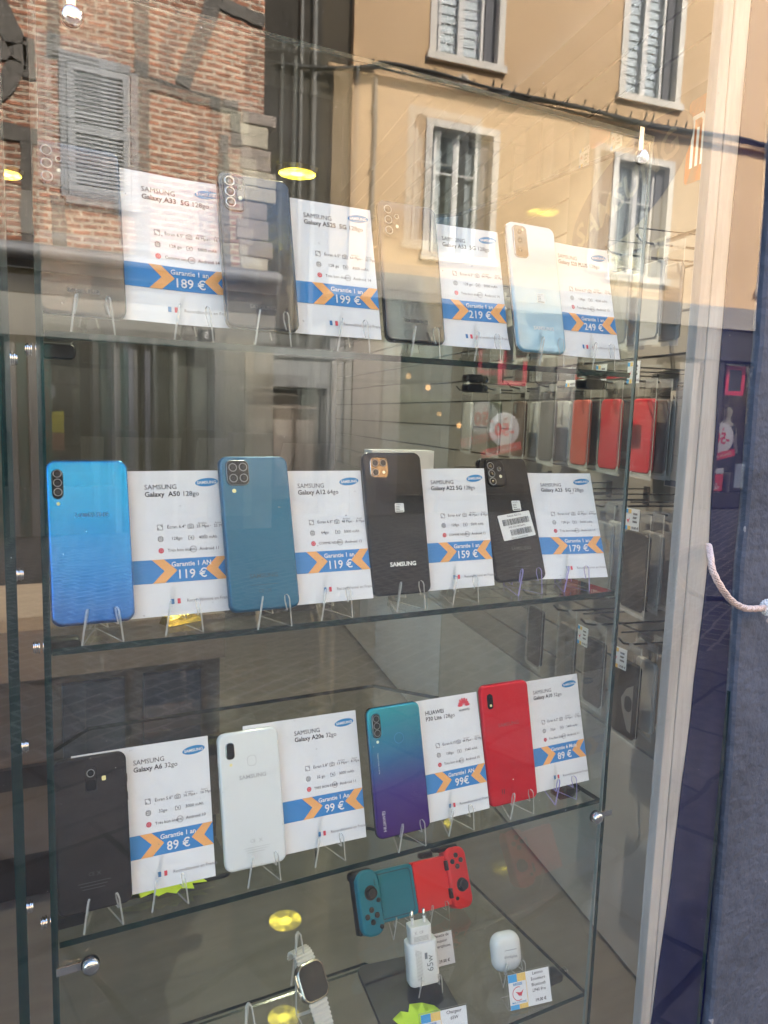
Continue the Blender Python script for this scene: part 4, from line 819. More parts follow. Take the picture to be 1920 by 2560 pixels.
def strap(z0, sgn, npt):
    b = MB(); pts = []; 
    for i in range(npt + 1):
        t = i / npt
        if sgn < 0: y = .006 + .004 * t * t; z = z0 - .055 * t
        else: a = t * R(150); y = .006 + .018 * (1 - math.cos(a)); z = z0 + .018 * math.sin(a)
        w_ = .0125 - .0012 * t + (.0011 if (i // 2) % 2 else 0)
        pts.append((y, z, w_, (.0008 if (i // 2) % 2 else 0)))
    vs = []
    for i, (y, z, w_, o) in enumerate(pts):
        j, k = max(i - 1, 0), min(i + 1, npt); t_ = Vector((0, pts[k][0] - pts[j][0], pts[k][1] - pts[j][1])).normalized(); nv = Vector((0, -t_.z, t_.y)) * (1 if sgn > 0 else -1)
        if nv.y > 0 and i < npt * .4: nv = -nv
        c = Vector((0, y, z))
        for sx, h in ((-1, .0013 + o), (1, .0013 + o), (1, -.0013), (-1, -.0013)): p = c + nv * h; vs.append((sx * w_, p.y, p.z))
    fs = [(i * 4 + a, i * 4 + (a + 1) % 4, (i + 1) * 4 + (a + 1) % 4, (i + 1) * 4 + a) for i in range(npt) for a in range(4)]
    b.add(vs, fs + [(0, 3, 2, 1), tuple(npt * 4 + a for a in range(4))], 'watch_band'); return b.build('strap', wt)
strap(.0630, 1, 44); strap(.0170, -1, 40)
def tall_easel(x, y, z, label, h=.100):
    b = MB(); a = [(-.012, 0), (-.0035, h - .004), (0, h), (.0035, h - .004), (.012, 0)]
    for p, q in zip(a[:-1], a[1:]): b.bar((p[0], (h - p[1]) * -.30, p[1]), (q[0], (h - q[1]) * -.30, q[1]), .0016, .0035, 'acrylic_edge')
    b.box(-.012, .012, -.0355, -.0335, 0, .004, 'acrylic_edge'); b.bar((-.012, -.030, .001), (-.012, -.052, .001), .0016, .002, 'acrylic_edge', (0, 0, 1)); b.bar((.012, -.030, .001), (.012, -.052, .001), .0016, .002, 'acrylic_edge', (0, 0, 1))
    b.bar((0, 0, h), (0, .022, .001), .0016, .003, 'acrylic_edge', (1, 0, 0))
    o = b.build('tall_easel', loc=(x, y, z + .0008)); return tag(o, label, 'easel', 'tall narrow easels on the bottom shelf')
tall_easel(.357, .185, Z4, 'tall narrow clear easel behind the smart watch', .098); tall_easel(.262, .105, Z4, 'tall narrow clear easel whose tip shows at the bottom edge', .085)

# dark pads lying on the shelves, neon stars, gold foil, white box
pm('neon_paper', (0.55, 0.75, 0.030), 0.6, (0.58, 0.78, 0.04), 10); pm('marker_black', (0.02, 0.02, 0.02), 0.6); pm('marker_red', (0.55, 0.15, 0.05), 0.6); pm('pad_black', (0.022, 0.022, 0.023), 0.5); pm('gold_foil', (0.80, 0.58, 0.12), 0.25, metal=1.0, bump=0.6, bscale=60)
def flat_slab(name, w, d, r, t, x, y, z, yaw, m, label, cat):
    b = MB(); rr_block(b, 0, 0, w, d, r, 0, t, m, min(.0015, t * .4)); o = b.build(name, loc=(x, y, z + .0004), rot=(0, 0, R(yaw))); return tag(o, label, cat)
flat_slab('charging_pad', .115, .140, .014, .006, .500, .120, Z4, -8, 'pad_black', 'black charging pad lying under the charger on the bottom shelf', 'charging pad')
flat_slab('tablet', .165, .085, .010, .006, .145, .098, SZ[3], -2, 'pad_black', 'black tablet lying flat behind the matte black phone', 'tablet')
def star(n, r1, r2, e, x, y, z, yaw, label, txt, tilt=0.0):
    b = MB(); rd = random.Random(n); pts = []
    for k in range(2 * n): a = math.pi * k / n; r = (r1 if k % 2 == 0 else r2) * rd.uniform(.93, 1.06); pts.append((r * math.cos(a), r * e * math.sin(a)))
    bm = bmesh.new(); vv = [bm.verts.new((p[0], p[1], 0)) for p in pts]; bm.faces.new(vv); bmesh.ops.triangulate(bm, faces=bm.faces[:]); bm.verts.index_update(); tr = [tuple(v.index for v in f.verts) for f in bm.faces]; bm.free()
    b.add([(p[0], p[1], .0006) for p in pts], tr, 'neon_paper'); b.add([(p[0], p[1], 0) for p in pts], [t[::-1] for t in tr], 'neon_paper'); m2 = 2 * n
    b.add([(p[0], p[1], 0) for p in pts] + [(p[0], p[1], .0006) for p in pts], [(i, (i + 1) % m2, m2 + (i + 1) % m2, m2 + i) for i in range(m2)], 'neon_paper')
    vs, fs = text_geo(txt[0], 'CENTER', .02); b.add([(v[0] * txt[2], v[1] * txt[2] - txt[2] * .35, .0010) for v in vs], fs, txt[1])
    return tag(b.build('star_label', loc=(x, y, z), rot=(R(tilt), 0, R(yaw))), label, 'label', 'neon star price labels')
star(18, .056, .042, .62, .155, .072, SZ[3] + .0072, -6, 'neon yellow star label lying on the black tablet under the 89 € card', ('PROMO', 'marker_black', .020))
star(15, .040, .029, .9, .482, .054, Z4 + .0075, -10, 'neon yellow star label on the charging pad at the bottom edge', ('-20%', 'marker_red', .022), 12)
b = MB(); b.add([(-.02, -.009, 0), (.02, -.010, 0), (.022, .009, 0), (-.019, .010, 0), (-.018, -.007, .006), (.018, -.008, .009), (.019, .006, .005), (-.016, .007, .010)], [(0, 1, 5, 4), (1, 2, 6, 5), (2, 3, 7, 6), (3, 0, 4, 7), (4, 5, 6, 7), (3, 2, 1, 0)], 'gold_foil')
tag(b.build('foil_packet', loc=(.172, .068, SZ[2] + .0006), rot=(0, 0, R(20))), 'crumpled gold foil packet under the 119 € card by the bright blue phone', 'packet')
b = MB(); b.box(-.046, .046, 0, .030, 0, .176, 'white_box_card'); b.box(.0455, .0462, .004, .020, .10, .165, 'poster_grey')
tag(b.build('phone_box', loc=(.500, .190, SZ[2] + .0004), rot=(0, 0, R(-6)), bevel=.001), 'tall white phone box standing behind the charcoal phone', 'box')

# ================================================================== HANGING PHONE CASES ON THE SLAT WALL
pm('hook_steel', (0.10, 0.10, 0.105), 0.35, metal=0.8)
CASECOL = dict(red=(0.70, 0.008, 0.028), coral=(0.66, 0.11, 0.08), navy=(0.012, 0.014, 0.035), black=(0.016, 0.015, 0.016), taupe=(0.17, 0.15, 0.135), grey=(0.30, 0.29, 0.275), white=(0.52, 0.51, 0.49), brown=(0.11, 0.06, 0.04), green=(0.10, 0.11, 0.08))
for k_, v in CASECOL.items(): pm('case_' + k_, v, 0.4)
WM = Matrix.Rotation(math.atan2(0.2, 1.0) * -1 - R(90), 4, 'Z')           # packet front (-y) faces into the room
def wrot(extra=0.0): return (0, 0, -R(90) - math.atan(0.2) + R(extra))
def packet_mesh(e, c, w=.076, h=.158, bag_h=.205, style='case', film=True):
    """origin at the hang hole; the packet hangs below it, front towards -y"""
    z1 = -.032; b = MB(); b.slab(rrect(0, z1 - h / 2, w, h, .012, 6), [(.002, .011), (0, .009), (0, .003), (.001, .0008), (.003, 0)], 'case_' + c); bd = b.build('case', e)
    if style == 'cut':
        b = MB(); b.slab(rrect(-w * .27, z1 - .022, .016, .026, .005, 4), [(0, .0002), (0, -.0004)], 'poster_grey'); b.build('camera_opening', bd)
    if style == 'script':
        b = MB(); b.stroke([(w * .30, z1 - .145), (w * .33, z1 - .130), (w * .27, z1 - .120), (w * .33, z1 - .112), (w * .28, z1 - .100), (w * .34, z1 - .088)], .0012, 'case_coral', -.0004); b.build('lettering', bd)
    if style == 'window':
        b = MB(); b.slab(lambda i: [(w * .36, z1 - .150), (w * .36, z1 - .045), (w * .10, z1 - .058), (-w * .10, z1 - .085), (-w * .02, z1 - .110), (w * .22, z1 - .148)], [(0, .0002), (0, -.0006)], 'case_grey'); b.slab(rrect(w * .20, z1 - .090, .024, .034, .011, 5), [(0, -.0006), (0, -.0012)], 'case_black'); b.build('emblem', bd)
    if film:
        b = MB(); W2, H2 = w + .012, bag_h; zt = .010
        pts = [(-W2 / 2, zt), (-W2 / 2, zt - H2), (W2 / 2, zt - H2), (W2 / 2, zt)]
        n = 8
        rows = []
        for j in range(n + 1):
            t = j / n; bul = math.sin(math.pi * min(1, max(0, t))) * .006
            rows.append([(x, -.0015 - bul * (1 - abs(x) / (W2 / 2)) + .0015 * math.sin(x * 90 + j * 1.7), zt - H2 * t) for x in (-W2 / 2, -W2 / 4, 0, W2 / 4, W2 / 2)])
        vs = [p for r in rows for p in r]
        b.add(vs, [((j + 1) * 5 + i, (j + 1) * 5 + i + 1, j * 5 + i + 1, j * 5 + i) for j in range(n) for i in range(4)], 'clear_plastic', True)
        for x0, x1 in ((-W2 / 2, -W2 / 2 + .0025), (W2 / 2 - .0025, W2 / 2)): b.add([(x0, .001, zt - H2), (x1, .001, zt - H2), (x1, .001, zt), (x0, .001, zt)], [(0, 1, 2, 3)], 'bag_seam')
        b.add([(-W2 / 2, .0015, zt - H2 - .006), (W2 / 2, .0015, zt - H2 - .010), (W2 / 2, .0015, zt - H2 + .012), (-W2 / 2, .0015, zt - H2 + .012)], [(0, 1, 2, 3)], 'bag_seam')
        b.add([(-W2 / 2, .0015, zt - .018), (W2 / 2, .0015, zt - .018), (W2 / 2, .0015, zt), (-W2 / 2, .0015, zt)], [(0, 1, 2, 3)], 'bag_film')
        b.build('bag', e)
_pk = {}
def packet(s, k, z, c, label, style='case', yaw=0.0, big=False):
    """s = place along the wall, k = distance from it"""
    key = (c, style, big); p = wp(s, k, z)
    if key in _pk: e = copy_tree(_pk[key]); e.location = p; e.rotation_euler = wrot(yaw)
    else:
        e = empty('phone_case', p, wrot(yaw)); packet_mesh(e, c, .086 if big else .076, .166 if big else .158, .212 if big else .203, style); _pk[key] = e
    return tag(e, label, 'phone case', 'packaged phone cases hanging on the slat wall')
def hook(s, z, label, L_=.245):
    b = MB(); pts = [wp(s, .001, z), wp(s, L_ * .86, z), wp(s, L_ * .95, z + .004), wp(s, L_, z + .016)]; b.tube(pts, .0025, 'hook_steel', 8)
    b.tube([wp(s, .001, z + .028), wp(s, L_ * .98, z + .028)], .0016, 'hook_steel', 8)
    wbox(b, s - .012, s + .012, .0005, .003, z - .012, z + .034, 'hook_steel'); return tag(b.build('display_hook'), label, 'hook', 'steel hooks on the slat wall')
def tagcard(s, k, z, label, yaw=0.0):
    e = MB(); e.box(-.021, .021, 0, .0008, -.040, .004, 'paper')
    for x0, z0, m in ((-.021, -.006, 'sky_ink'), (-.012, -.006, 'yellow_ink'), (-.021, -.040, 'sky_ink'), (-.012, -.040, 'yellow_ink')): e.add([(x0, -.0004, z0), (x0 + .009, -.0004, z0), (x0 + .009, -.0004, z0 + .008), (x0, -.0004, z0 + .008)], [(0, 1, 2, 3)], m)
    e.poly([(-.017, -.018), (-.011, -.026), (-.006, -.014), (-.011, -.020)], -.0004, 'ink_red')
    for q in range(3): e.add([(.002, -.0004, -.008 - q * .008), (.015 - 2 * (q % 2) * .002, -.0004, -.008 - q * .008), (.015, -.0004, -.004 - q * .008), (.002, -.0004, -.004 - q * .008)], [(0, 1, 2, 3)], 'ink_light')
    e.text('10.00 €', .010, -.0365, .0065, 'ink_grey', -.0004, 'CENTER', .03)
    o = e.build('price_tag', loc=wp(s, k, z), rot=wrot(yaw)); return tag(o, label, 'price tag', 'price tags on the wall hooks')
s_of = lambda y: y * 1.02
COLS = [.445, .560, .690, .860, 1.03, 1.20, 1.42]
zA, zB, zC, zD = 1.535, 1.255, 0.975, 1.815
pl = ['nearest the window', 'second from the window', 'third from the window', 'fourth from the window', 'fifth from the window', 'sixth from the window', 'seventh from the window']
for j, (zz_, rown) in enumerate(((zD, 'top'), (zA, 'second'), (zB, 'third'), (zC, 'bottom'))):
    for i, y in enumerate(COLS):
        if rown == 'bottom' and i > 3: continue
        hook(y - (.04 if rown in ('third', 'bottom') and i == 0 else 0), zz_ + .004, f'steel hook in the {rown} row of the slat wall, {pl[i]}')
# second row: the red ones
packet(.445, .200, zA, 'red', 'bright red case in a clear bag beside the cabinet, fully in view', 'script')
packet(.445, .165, zA, 'taupe', 'grey taupe case directly behind the bright red one', yaw=2); packet(.450, .148, zA, 'grey', 'pale grey case second behind the bright red one', yaw=-1)
packet(.560, .205, zA, 'red', 'dark looking red case seen through the cabinet side glass', yaw=1); packet(.560, .165, zA, 'navy', 'navy case behind the red one seen through the cabinet')
packet(.690, .205, zA, 'coral', 'coral case seen through the cabinet, left of the red ones'); packet(.690, .170, zA, 'navy', 'navy case behind the coral one', yaw=3)
packet(.860, .205, zA, 'taupe', 'taupe case left of the coral one', yaw=1); packet(.860, .16, zA, 'white', 'milky case behind the taupe one')
packet(1.03, .205, zA, 'brown', 'brown case with camera opening seen through the cabinet', 'cut'); packet(1.03, .15, zA, 'white', 'milky case behind the brown one')
packet(1.20, .205, zA, 'green', 'olive case deep in the second hook row'); packet(1.42, .205, zA, 'white', 'milky case at the far end of the second hook row')
for i, (y, c, lb) in enumerate(zip(COLS[:6], ('white', 'grey', 'white', 'taupe', 'black', 'grey'), ('milky case in the top row beside the white post', 'light grey case second in the top row', 'milky case third in the top row', 'taupe case fourth in the top row', 'black case fifth in the top row', 'light grey case deep in the top row'))):
    packet(y, .205, zD, c, lb, yaw=2 * (i % 3) - 2)
    packet(y, .160, zD, 'white' if c != 'white' else 'grey', 'case hidden behind the ' + lb, yaw=1)
# third row
packet(.405, .222, zB, 'black', 'large black case in a clear bag below the bright red one', 'case', 0, True); packet(.405, .185, zB, 'grey', 'grey case directly behind the large black one', yaw=-3); packet(.405, .150, zB, 'taupe', 'taupe case second behind the large black one', yaw=2); packet(.405, .105, zB, 'black', 'black case deepest on the hook of the large black one')
packet(.560, .205, zB, 'grey', 'light grey case in the third row behind the cabinet glass', yaw=2); packet(.560, .170, zB, 'white', 'milky case behind the light grey one in the third row', yaw=-3); packet(.690, .205, zB, 'white', 'milky case in the third row behind the 179 € card')
packet(.860, .205, zB, 'black', 'black case in the third row behind the barcode phone', 'cut'); packet(1.03, .205, zB, 'taupe', 'taupe case in the third row'); packet(1.20, .205, zB, 'black', 'black case deep in the third row')
# bottom row
packet(.405, .222, zC, 'black', 'black case with pale curved emblem lowest on the slat wall', 'window', 2, True); packet(.405, .175, zC, 'white', 'milky case behind the emblem case', yaw=-4); packet(.405, .125, zC, 'taupe', 'taupe case deepest behind the emblem case')
packet(.560, .205, zC, 'black', 'black case in the bottom row seen through cabinet glass', yaw=2); packet(.690, .205, zC, 'taupe', 'taupe case in the bottom row seen through cabinet glass'); packet(.860, .205, zC, 'black', 'black case fourth in the bottom row')
tagcard(.395, .262, 1.571, 'price tag on the hook above the bright red case'); tagcard(.360, .264, 1.275, 'price tag on the hook above the large black case', 6); tagcard(.372, .262, .981, 'price tag in front of the emblem case', 8); tagcard(.515, .262, 1.571, 'price tag on the second hook, seen through cabinet glass'); tagcard(.645, .262, 1.571, 'price tag above the coral case'); tagcard(.520, .262, .985, 'price tag in the bottom row behind cabinet glass')
pm('carton_beige', (0.50, 0.45, 0.39), 0.55, (0.47, 0.42, 0.365), 6); pm('carton_blue', (0.07, 0.09, 0.14), 0.5)
b = MB(); b.box(-.034, .034, 0, .018, -.205, .0, 'carton_beige', ['carton_beige', 'carton_blue', 'carton_beige', 'carton_beige', 'carton_beige', 'carton_beige']); b.stroke(rrect(0.004, -.085, .034, .105, .004, 3)(0), .0008, 'ink_light', -.0004, True); b.text('MOXIE', -.010, -.018, .009, 'ink_grey', -.0004); b.poly([(-.022, -.022), (-.013, -.016), (-.022, -.008)], -.0004, 'ink_grey'); b.box(-.028, -.006, -.0004, 0.0001, -.165, -.152, 'carton_blue'); b.box(-.030, .030, -.0004, 0.0001, -.203, -.190, 'carton_blue')
tag(b.build('accessory_box', loc=wp(.425, .128, 1.522), rot=wrot(-8)), 'beige cardboard accessory box hanging beside the white post', 'box')

# ================================================================== ROPE WITH PEARL BEAD
pm('rose_braid', (0.62, 0.50, 0.44), 0.35, metal=0.6); pm('rose_dark', (0.16, 0.10, 0.08), 0.45, metal=0.5); pm('pearl', (0.70, 0.70, 0.66), 0.2, coat=0.7)
rp_ = empty('braided_cord', (.86, YW - .012, 1.24), label='rose gold braided cord with pearl studded bead hanging by the window edge', cat='cord')
ctrl = [Vector(p) for p in ((.8500, -.0290, 1.2905), (.8320, -.0480, 1.2800), (.8285, -.0560, 1.2640), (.8420, -.0600, 1.2420), (.8660, -.0600, 1.2210), (.8930, -.0580, 1.2090), (.9180, -.0560, 1.2050), (.9420, -.0550, 1.2040))]
def cr_pts(P, n):
    out = []
    for i in range(len(P) - 1):
        p0, p1, p2, p3 = P[max(i - 1, 0)], P[i], P[i + 1], P[min(i + 2, len(P) - 1)]
        for k in range(n): t = k / n; out.append(0.5 * ((2 * p1) + (p2 - p0) * t + (2 * p0 - 5 * p1 + 4 * p2 - p3) * t * t + (3 * p1 - p0 - 3 * p2 + p3) * t ** 3))
    return out + [P[-1]]
path = cr_pts(ctrl, 14)
def rl(b): return b.xf(lambda v: v - rp_.location)
b = MB(); b.tube(path, .0034, 'rose_dark', 12)
for s in (1, -1):
    for st in range(6):
        hp = []; ref = Vector((0, -1, 0))
        for i, p in enumerate(path):
            t = (path[min(i + 1, len(path) - 1)] - path[max(i - 1, 0)]).normalized(); ex = (ref - t * ref.dot(t)).normalized(); ey = t.cross(ex); a = s * i * .42 + st * math.pi / 3
            rr = .0035 + .0004 * math.sin(i * .42 * 3 + st); hp.append(p + ex * (math.cos(a) * rr) + ey * (math.sin(a) * rr))
        b.tube(hp, .00095, 'rose_braid', 6)
rl(b).build('braid', rp_)
b = MB(); bc = Vector((.9500, -.0550, 1.2035)); rd = random.Random(2)
N_ = 90
for i in range(N_):
    zf = 1 - 2 * (i + .5) / N_; rr = math.sqrt(1 - zf * zf); a = i * 2.39996; d = Vector((rr * math.cos(a), rr * math.sin(a), zf)); c = bc + d * .0108; r = .0019
    vs = []; 
    for q in range(5):
        th = math.pi * q / 4
        for u in range(6): ph_ = 2 * math.pi * u / 6; vs.append(c + Vector((math.sin(th) * math.cos(ph_), math.sin(th) * math.sin(ph_), math.cos(th))) * r)
    b.add(vs, [(q * 6 + u, (q + 1) * 6 + u, (q + 1) * 6 + (u + 1) % 6, q * 6 + (u + 1) % 6) for q in range(4) for u in range(6)], 'pearl', True)
b.tube([bc + Vector((0, 0, -.0105)), bc + Vector((0, 0, -.008)), bc, bc + Vector((0, 0, .008)), bc + Vector((0, 0, .0105))], [.001, .0072, .0105, .0072, .001], 'pearl', 14)
rl(b).build('bead', rp_)

exec_street = True
# ================================================================== THE STREET BEHIND THE VIEWER (seen mirrored in the glass)
def brick_mat():
    m, n, l = new_mat('old_brick'); b = n['Principled BSDF']; b.inputs['Roughness'].default_value = 0.85; b.inputs['Specular IOR Level'].default_value = 0.2
    tc = n.new('ShaderNodeTexCoord'); sp = n.new('ShaderNodeSeparateXYZ'); cb_ = n.new('ShaderNodeCombineXYZ'); l.new(tc.outputs['Object'], sp.inputs[0]); l.new(sp.outputs['X'], cb_.inputs[0]); l.new(sp.outputs['Z'], cb_.inputs[1])
    nz = n.new('ShaderNodeTexNoise'); nz.inputs['Scale'].default_value = 1.7; nz.inputs['Detail'].default_value = 4; l.new(cb_.outputs[0], nz.inputs['Vector'])
    ma = n.new('ShaderNodeVectorMath'); ma.operation = 'MULTIPLY_ADD'; ma.inputs[1].default_value = (0.16, 0.10, 0.0); l.new(nz.outputs['Color'], ma.inputs[0]); l.new(cb_.outputs[0], ma.inputs[2])
    br = n.new('ShaderNodeTexBrick'); br.inputs['Scale'].default_value = 1.0; br.inputs['Brick Width'].default_value = 0.205; br.inputs['Row Height'].default_value = 0.066; br.inputs['Mortar Size'].default_value = 0.016; br.inputs['Mortar Smooth'].default_value = 0.3
    br.inputs['Color1'].default_value = (0.46, 0.20, 0.12, 1); br.inputs['Color2'].default_value = (0.28, 0.14, 0.095, 1); br.inputs['Mortar'].default_value = (0.60, 0.49, 0.37, 1); br.inputs['Bias'].default_value = -0.25
    l.new(ma.outputs[0], br.inputs['Vector'])
    n2 = n.new('ShaderNodeTexNoise'); n2.inputs['Scale'].default_value = 9; n2.inputs['Detail'].default_value = 5; l.new(cb_.outputs[0], n2.inputs['Vector'])
    mr = n.new('ShaderNodeMapRange'); mr.inputs[1].default_value = 0.3; mr.inputs[2].default_value = 0.7; mr.inputs[3].default_value = 0.62; mr.inputs[4].default_value = 1.3; l.new(n2.outputs['Fac'], mr.inputs[0])
    mm = n.new('ShaderNodeMix'); mm.data_type = 'RGBA'; mm.blend_type = 'MULTIPLY'; mm.inputs[0].default_value = 1.0; l.new(br.outputs['Color'], mm.inputs[6]); l.new(mr.outputs[0], mm.inputs[7]); l.new(mm.outputs[2], b.inputs['Base Color'])
    bp = n.new('ShaderNodeBump'); bp.invert = True; bp.inputs['Strength'].default_value = 0.7; bp.inputs['Distance'].default_value = 0.015; l.new(br.outputs['Fac'], bp.inputs['Height']); l.new(bp.outputs[0], b.inputs['Normal']); M['old_brick'] = m
brick_mat()
pm('old_timber', (0.115, 0.105, 0.090), 0.8, (0.17, 0.155, 0.135), 5, stretch=(5, 5, 1), detail=8, bump=0.5, bscale=30)
pm('grey_shutter', (0.36, 0.37, 0.38), 0.65, (0.42, 0.43, 0.44), 6, bump=0.1); pm('shutter_dark', (0.11, 0.11, 0.10), 0.8); pm('grey_frame', (0.27, 0.275, 0.28), 0.7, (0.33, 0.335, 0.34), 4, stretch=(6, 6, 1))
pm('pale_stone', (0.62, 0.56, 0.43), 0.85, (0.50, 0.45, 0.35), 5, bump=0.6, bscale=12); pm('brown_stone', (0.42, 0.35, 0.30), 0.85, (0.32, 0.27, 0.23), 5, bump=0.6, bscale=12)
pm('zinc', (0.30, 0.305, 0.31), 0.5, (0.25, 0.255, 0.26), 3); pm('navy_awning', (0.018, 0.022, 0.034), 0.6); pm('beige_lintel', (0.36, 0.35, 0.315), 0.8, (0.32, 0.31, 0.28), 2, bump=0.1); pm('shop_dark', (0.010, 0.014, 0.020), 0.5, spec=0.15); pm('teal_wood', (0.010, 0.085, 0.080), 0.4, (0.012, 0.10, 0.09), 4); pm('mullion_beige', (0.30, 0.295, 0.275), 0.6); pm('mullion_lilac', (0.26, 0.27, 0.31), 0.6); pm('shutter_olive', (0.10, 0.10, 0.085), 0.7, (0.125, 0.125, 0.105), 3); pm('green_pane', (0.16, 0.175, 0.14), 0.6); pm('poster_yellow', (0.55, 0.50, 0.03), 0.6); pm('poster_mix', (0.35, 0.16, 0.10), 0.6); pm('roof_tile', (0.30, 0.13, 0.08), 0.85, (0.22, 0.10, 0.07), 6)
BY = -8.3
def prism(b, pts, y0, y1, m):
    """polygon in (x, z) at the street side y1 (front faces +y), thickness back to y0"""
    n = len(pts); b.add([(p[0], y1, p[1]) for p in pts] + [(p[0], y0, p[1]) for p in pts], [tuple(range(n - 1, -1, -1))] + [((i + 1) % n, i, n + i, n + (i + 1) % n) for i in range(n)] + [tuple(range(n, 2 * n))], m); return b
def wobble(pts, a, seed):
    rd = random.Random(seed); return [(x + rd.uniform(-a, a), z + rd.uniform(-a, a)) for x, z in pts]
def timber(pl_, w, seed):
    """hewn beam along a polyline, uneven edges"""
    rd = random.Random(seed); L_, R_ = [], []
    P = []
    for a, b_ in zip(pl_[:-1], pl_[1:]):
        n = max(2, int(math.hypot(b_[0] - a[0], b_[1] - a[1]) / .12))
        for k in range(n): P.append((a[0] + (b_[0] - a[0]) * k / n, a[1] + (b_[1] - a[1]) * k / n))
    P.append(pl_[-1])
    for i, p in enumerate(P):
        q, r = P[max(i - 1, 0)], P[min(i + 1, len(P) - 1)]; dx, dz = r[0] - q[0], r[1] - q[1]; l_ = math.hypot(dx, dz); nx, nz = -dz / l_, dx / l_; h = w / 2
        L_.append((p[0] + nx * (h + rd.uniform(-.012, .012)), p[1] + nz * (h + rd.uniform(-.012, .012)))); R_.append((p[0] - nx * (h + rd.uniform(-.012, .012)), p[1] - nz * (h + rd.uniform(-.012, .012))))
    return L_, R_
def beam(parent, off, pl_, w, seed, proud=.025):
    L_, R_ = timber(pl_, w, seed); b = MB(); n = len(L_); y1, y0 = BY + proud, BY - .05
    vs = [(p[0], y1, p[1]) for p in L_] + [(p[0], y1, p[1]) for p in R_] + [(p[0], y0, p[1]) for p in L_] + [(p[0], y0, p[1]) for p in R_]
    fs = []
    for i in range(n - 1): fs += [(i, i + 1, n + i + 1, n + i), (i + 1, i, 2 * n + i, 2 * n + i + 1), (n + i, n + i + 1, 3 * n + i + 1, 3 * n + i)]
    fs += [(0, n, 3 * n, 2 * n), (n - 1, 3 * n - 1, 4 * n - 1, 2 * n - 1)]
    b.add(vs, fs, 'old_timber')
    bm = bmesh.new(); 
    b.xf(lambda v: v - Vector(off)); o = b.build('beam', parent); me = o.data; bm.from_mesh(me); bmesh.ops.recalc_face_normals(bm, faces=bm.faces[:]); bm.to_mesh(me); bm.free(); return o
BO = (1.0, BY, 0.0)
bh = empty('brick_house', BO, label='old half timbered brick house with louvred shutter, mirrored at upper left', cat='house')
def bl(b): return b.xf(lambda v: v - Vector(BO))
b = MB(); b.box(-6.0, 2.93, BY - 6, BY, 2.60, 8.6, 'old_brick'); bl(b).build('wall', bh)
b = MB(); b.add([(-6.3, BY + .45, 8.55), (3.1, BY + .45, 8.55), (3.1, BY - 3, 10.4), (-6.3, BY - 3, 10.4), (-6.3, BY + .45, 8.7), (3.1, BY + .45, 8.7), (3.1, BY - 3, 10.55), (-6.3, BY - 3, 10.55)], [(0, 1, 5, 4), (1, 2, 6, 5), (2, 3, 7, 6), (3, 0, 4, 7), (4, 5, 6, 7), (3, 2, 1, 0)], 'roof_tile'); bl(b).build('roof', bh)
beam(bh, BO, [(1.555, 3.05), (1.56, 4.4), (1.55, 8.4)], .15, 1); beam(bh, BO, [(.69, 4.98), (.70, 5.6), (.72, 8.4)], .11, 2); beam(bh, BO, [(1.995, 4.98), (2.10, 5.30), (2.19, 5.50), (2.36, 6.0), (2.44, 6.5)], .17, 3); beam(bh, BO, [(2.42, 5.93), (2.92, 5.86)], .14, 4); beam(bh, BO, [(1.64, 4.93), (2.0, 4.90), (2.62, 4.87)], .12, 5); beam(bh, BO, [(2.59, 4.82), (2.60, 4.46)], .12, 6)
beam(bh, BO, [(-.35, 6.4), (-.05, 5.75), (.20, 5.32), (.36, 5.02)], .20, 7); beam(bh, BO, [(-.9, 4.95), (.44, 4.93)], .17, 8); beam(bh, BO, [(-.2, 4.30), (.10, 4.45), (.25, 4.62), (.36, 4.86)], .17, 9); beam(bh, BO, [(.46, 5.10), (.46, 4.72)], .10, 10); beam(bh, BO, [(-.9, 4.18), (.52, 4.17)], .15, 11); beam(bh, BO, [(.42, 4.10), (.40, 3.06)], .12, 12); beam(bh, BO, [(.70, 3.62), (.72, 3.06)], .14, 13); beam(bh, BO, [(1.64, 6.9), (2.9, 6.85)], .16, 14); beam(bh, BO, [(-.9, 6.6), (.66, 6.58)], .16, 15); beam(bh, BO, [(2.45, 4.55), (2.48, 3.06)], .12, 16)
# shutter with frame
sh = MB(); sh.box(.735, .800, BY - .04, BY + .045, 3.62, 5.06, 'grey_frame'); sh.box(1.44, 1.515, BY - .04, BY + .045, 3.56, 4.98, 'grey_frame'); sh.box(.80, 1.44, BY - .04, BY + .04, 4.96, 5.05, 'grey_frame'); sh.box(.78, 1.50, BY - .04, BY + .06, 3.56, 3.64, 'grey_frame'); so = bl(sh).build('shutter_frame', bh)
st = MB(); st.box(.805, 1.435, BY - .03, BY + .006, 3.645, 4.955, 'shutter_dark')
for x0, x1 in ((.808, .88), (1.36, 1.433)): st.box(x0, x1, BY + .0065, BY + .040, 3.648, 4.952, 'grey_shutter')
for z0, z1 in ((3.648, 3.73), (4.28, 4.35), (4.89, 4.952)): st.box(.8805, 1.3595, BY + .0065, BY + .039, z0, z1, 'grey_shutter')
for z0, z1 in ((3.735, 4.275), (4.355, 4.885)):
    n = 13
    for q in range(n):
        z = z0 + (z1 - z0) * (q + .5) / n; st.add([(.881, BY + .034, z - .020), (1.359, BY + .034, z - .020), (1.359, BY + .010, z + .012), (.881, BY + .010, z + .012), (.881, BY + .030, z - .024), (1.359, BY + .030, z - .024), (1.359, BY + .006, z + .008), (.881, BY + .006, z + .008)], [(1, 0, 3, 2), (4, 5, 6, 7), (0, 1, 5, 4)], 'grey_shutter')
bl(st).build('shutter', bh)
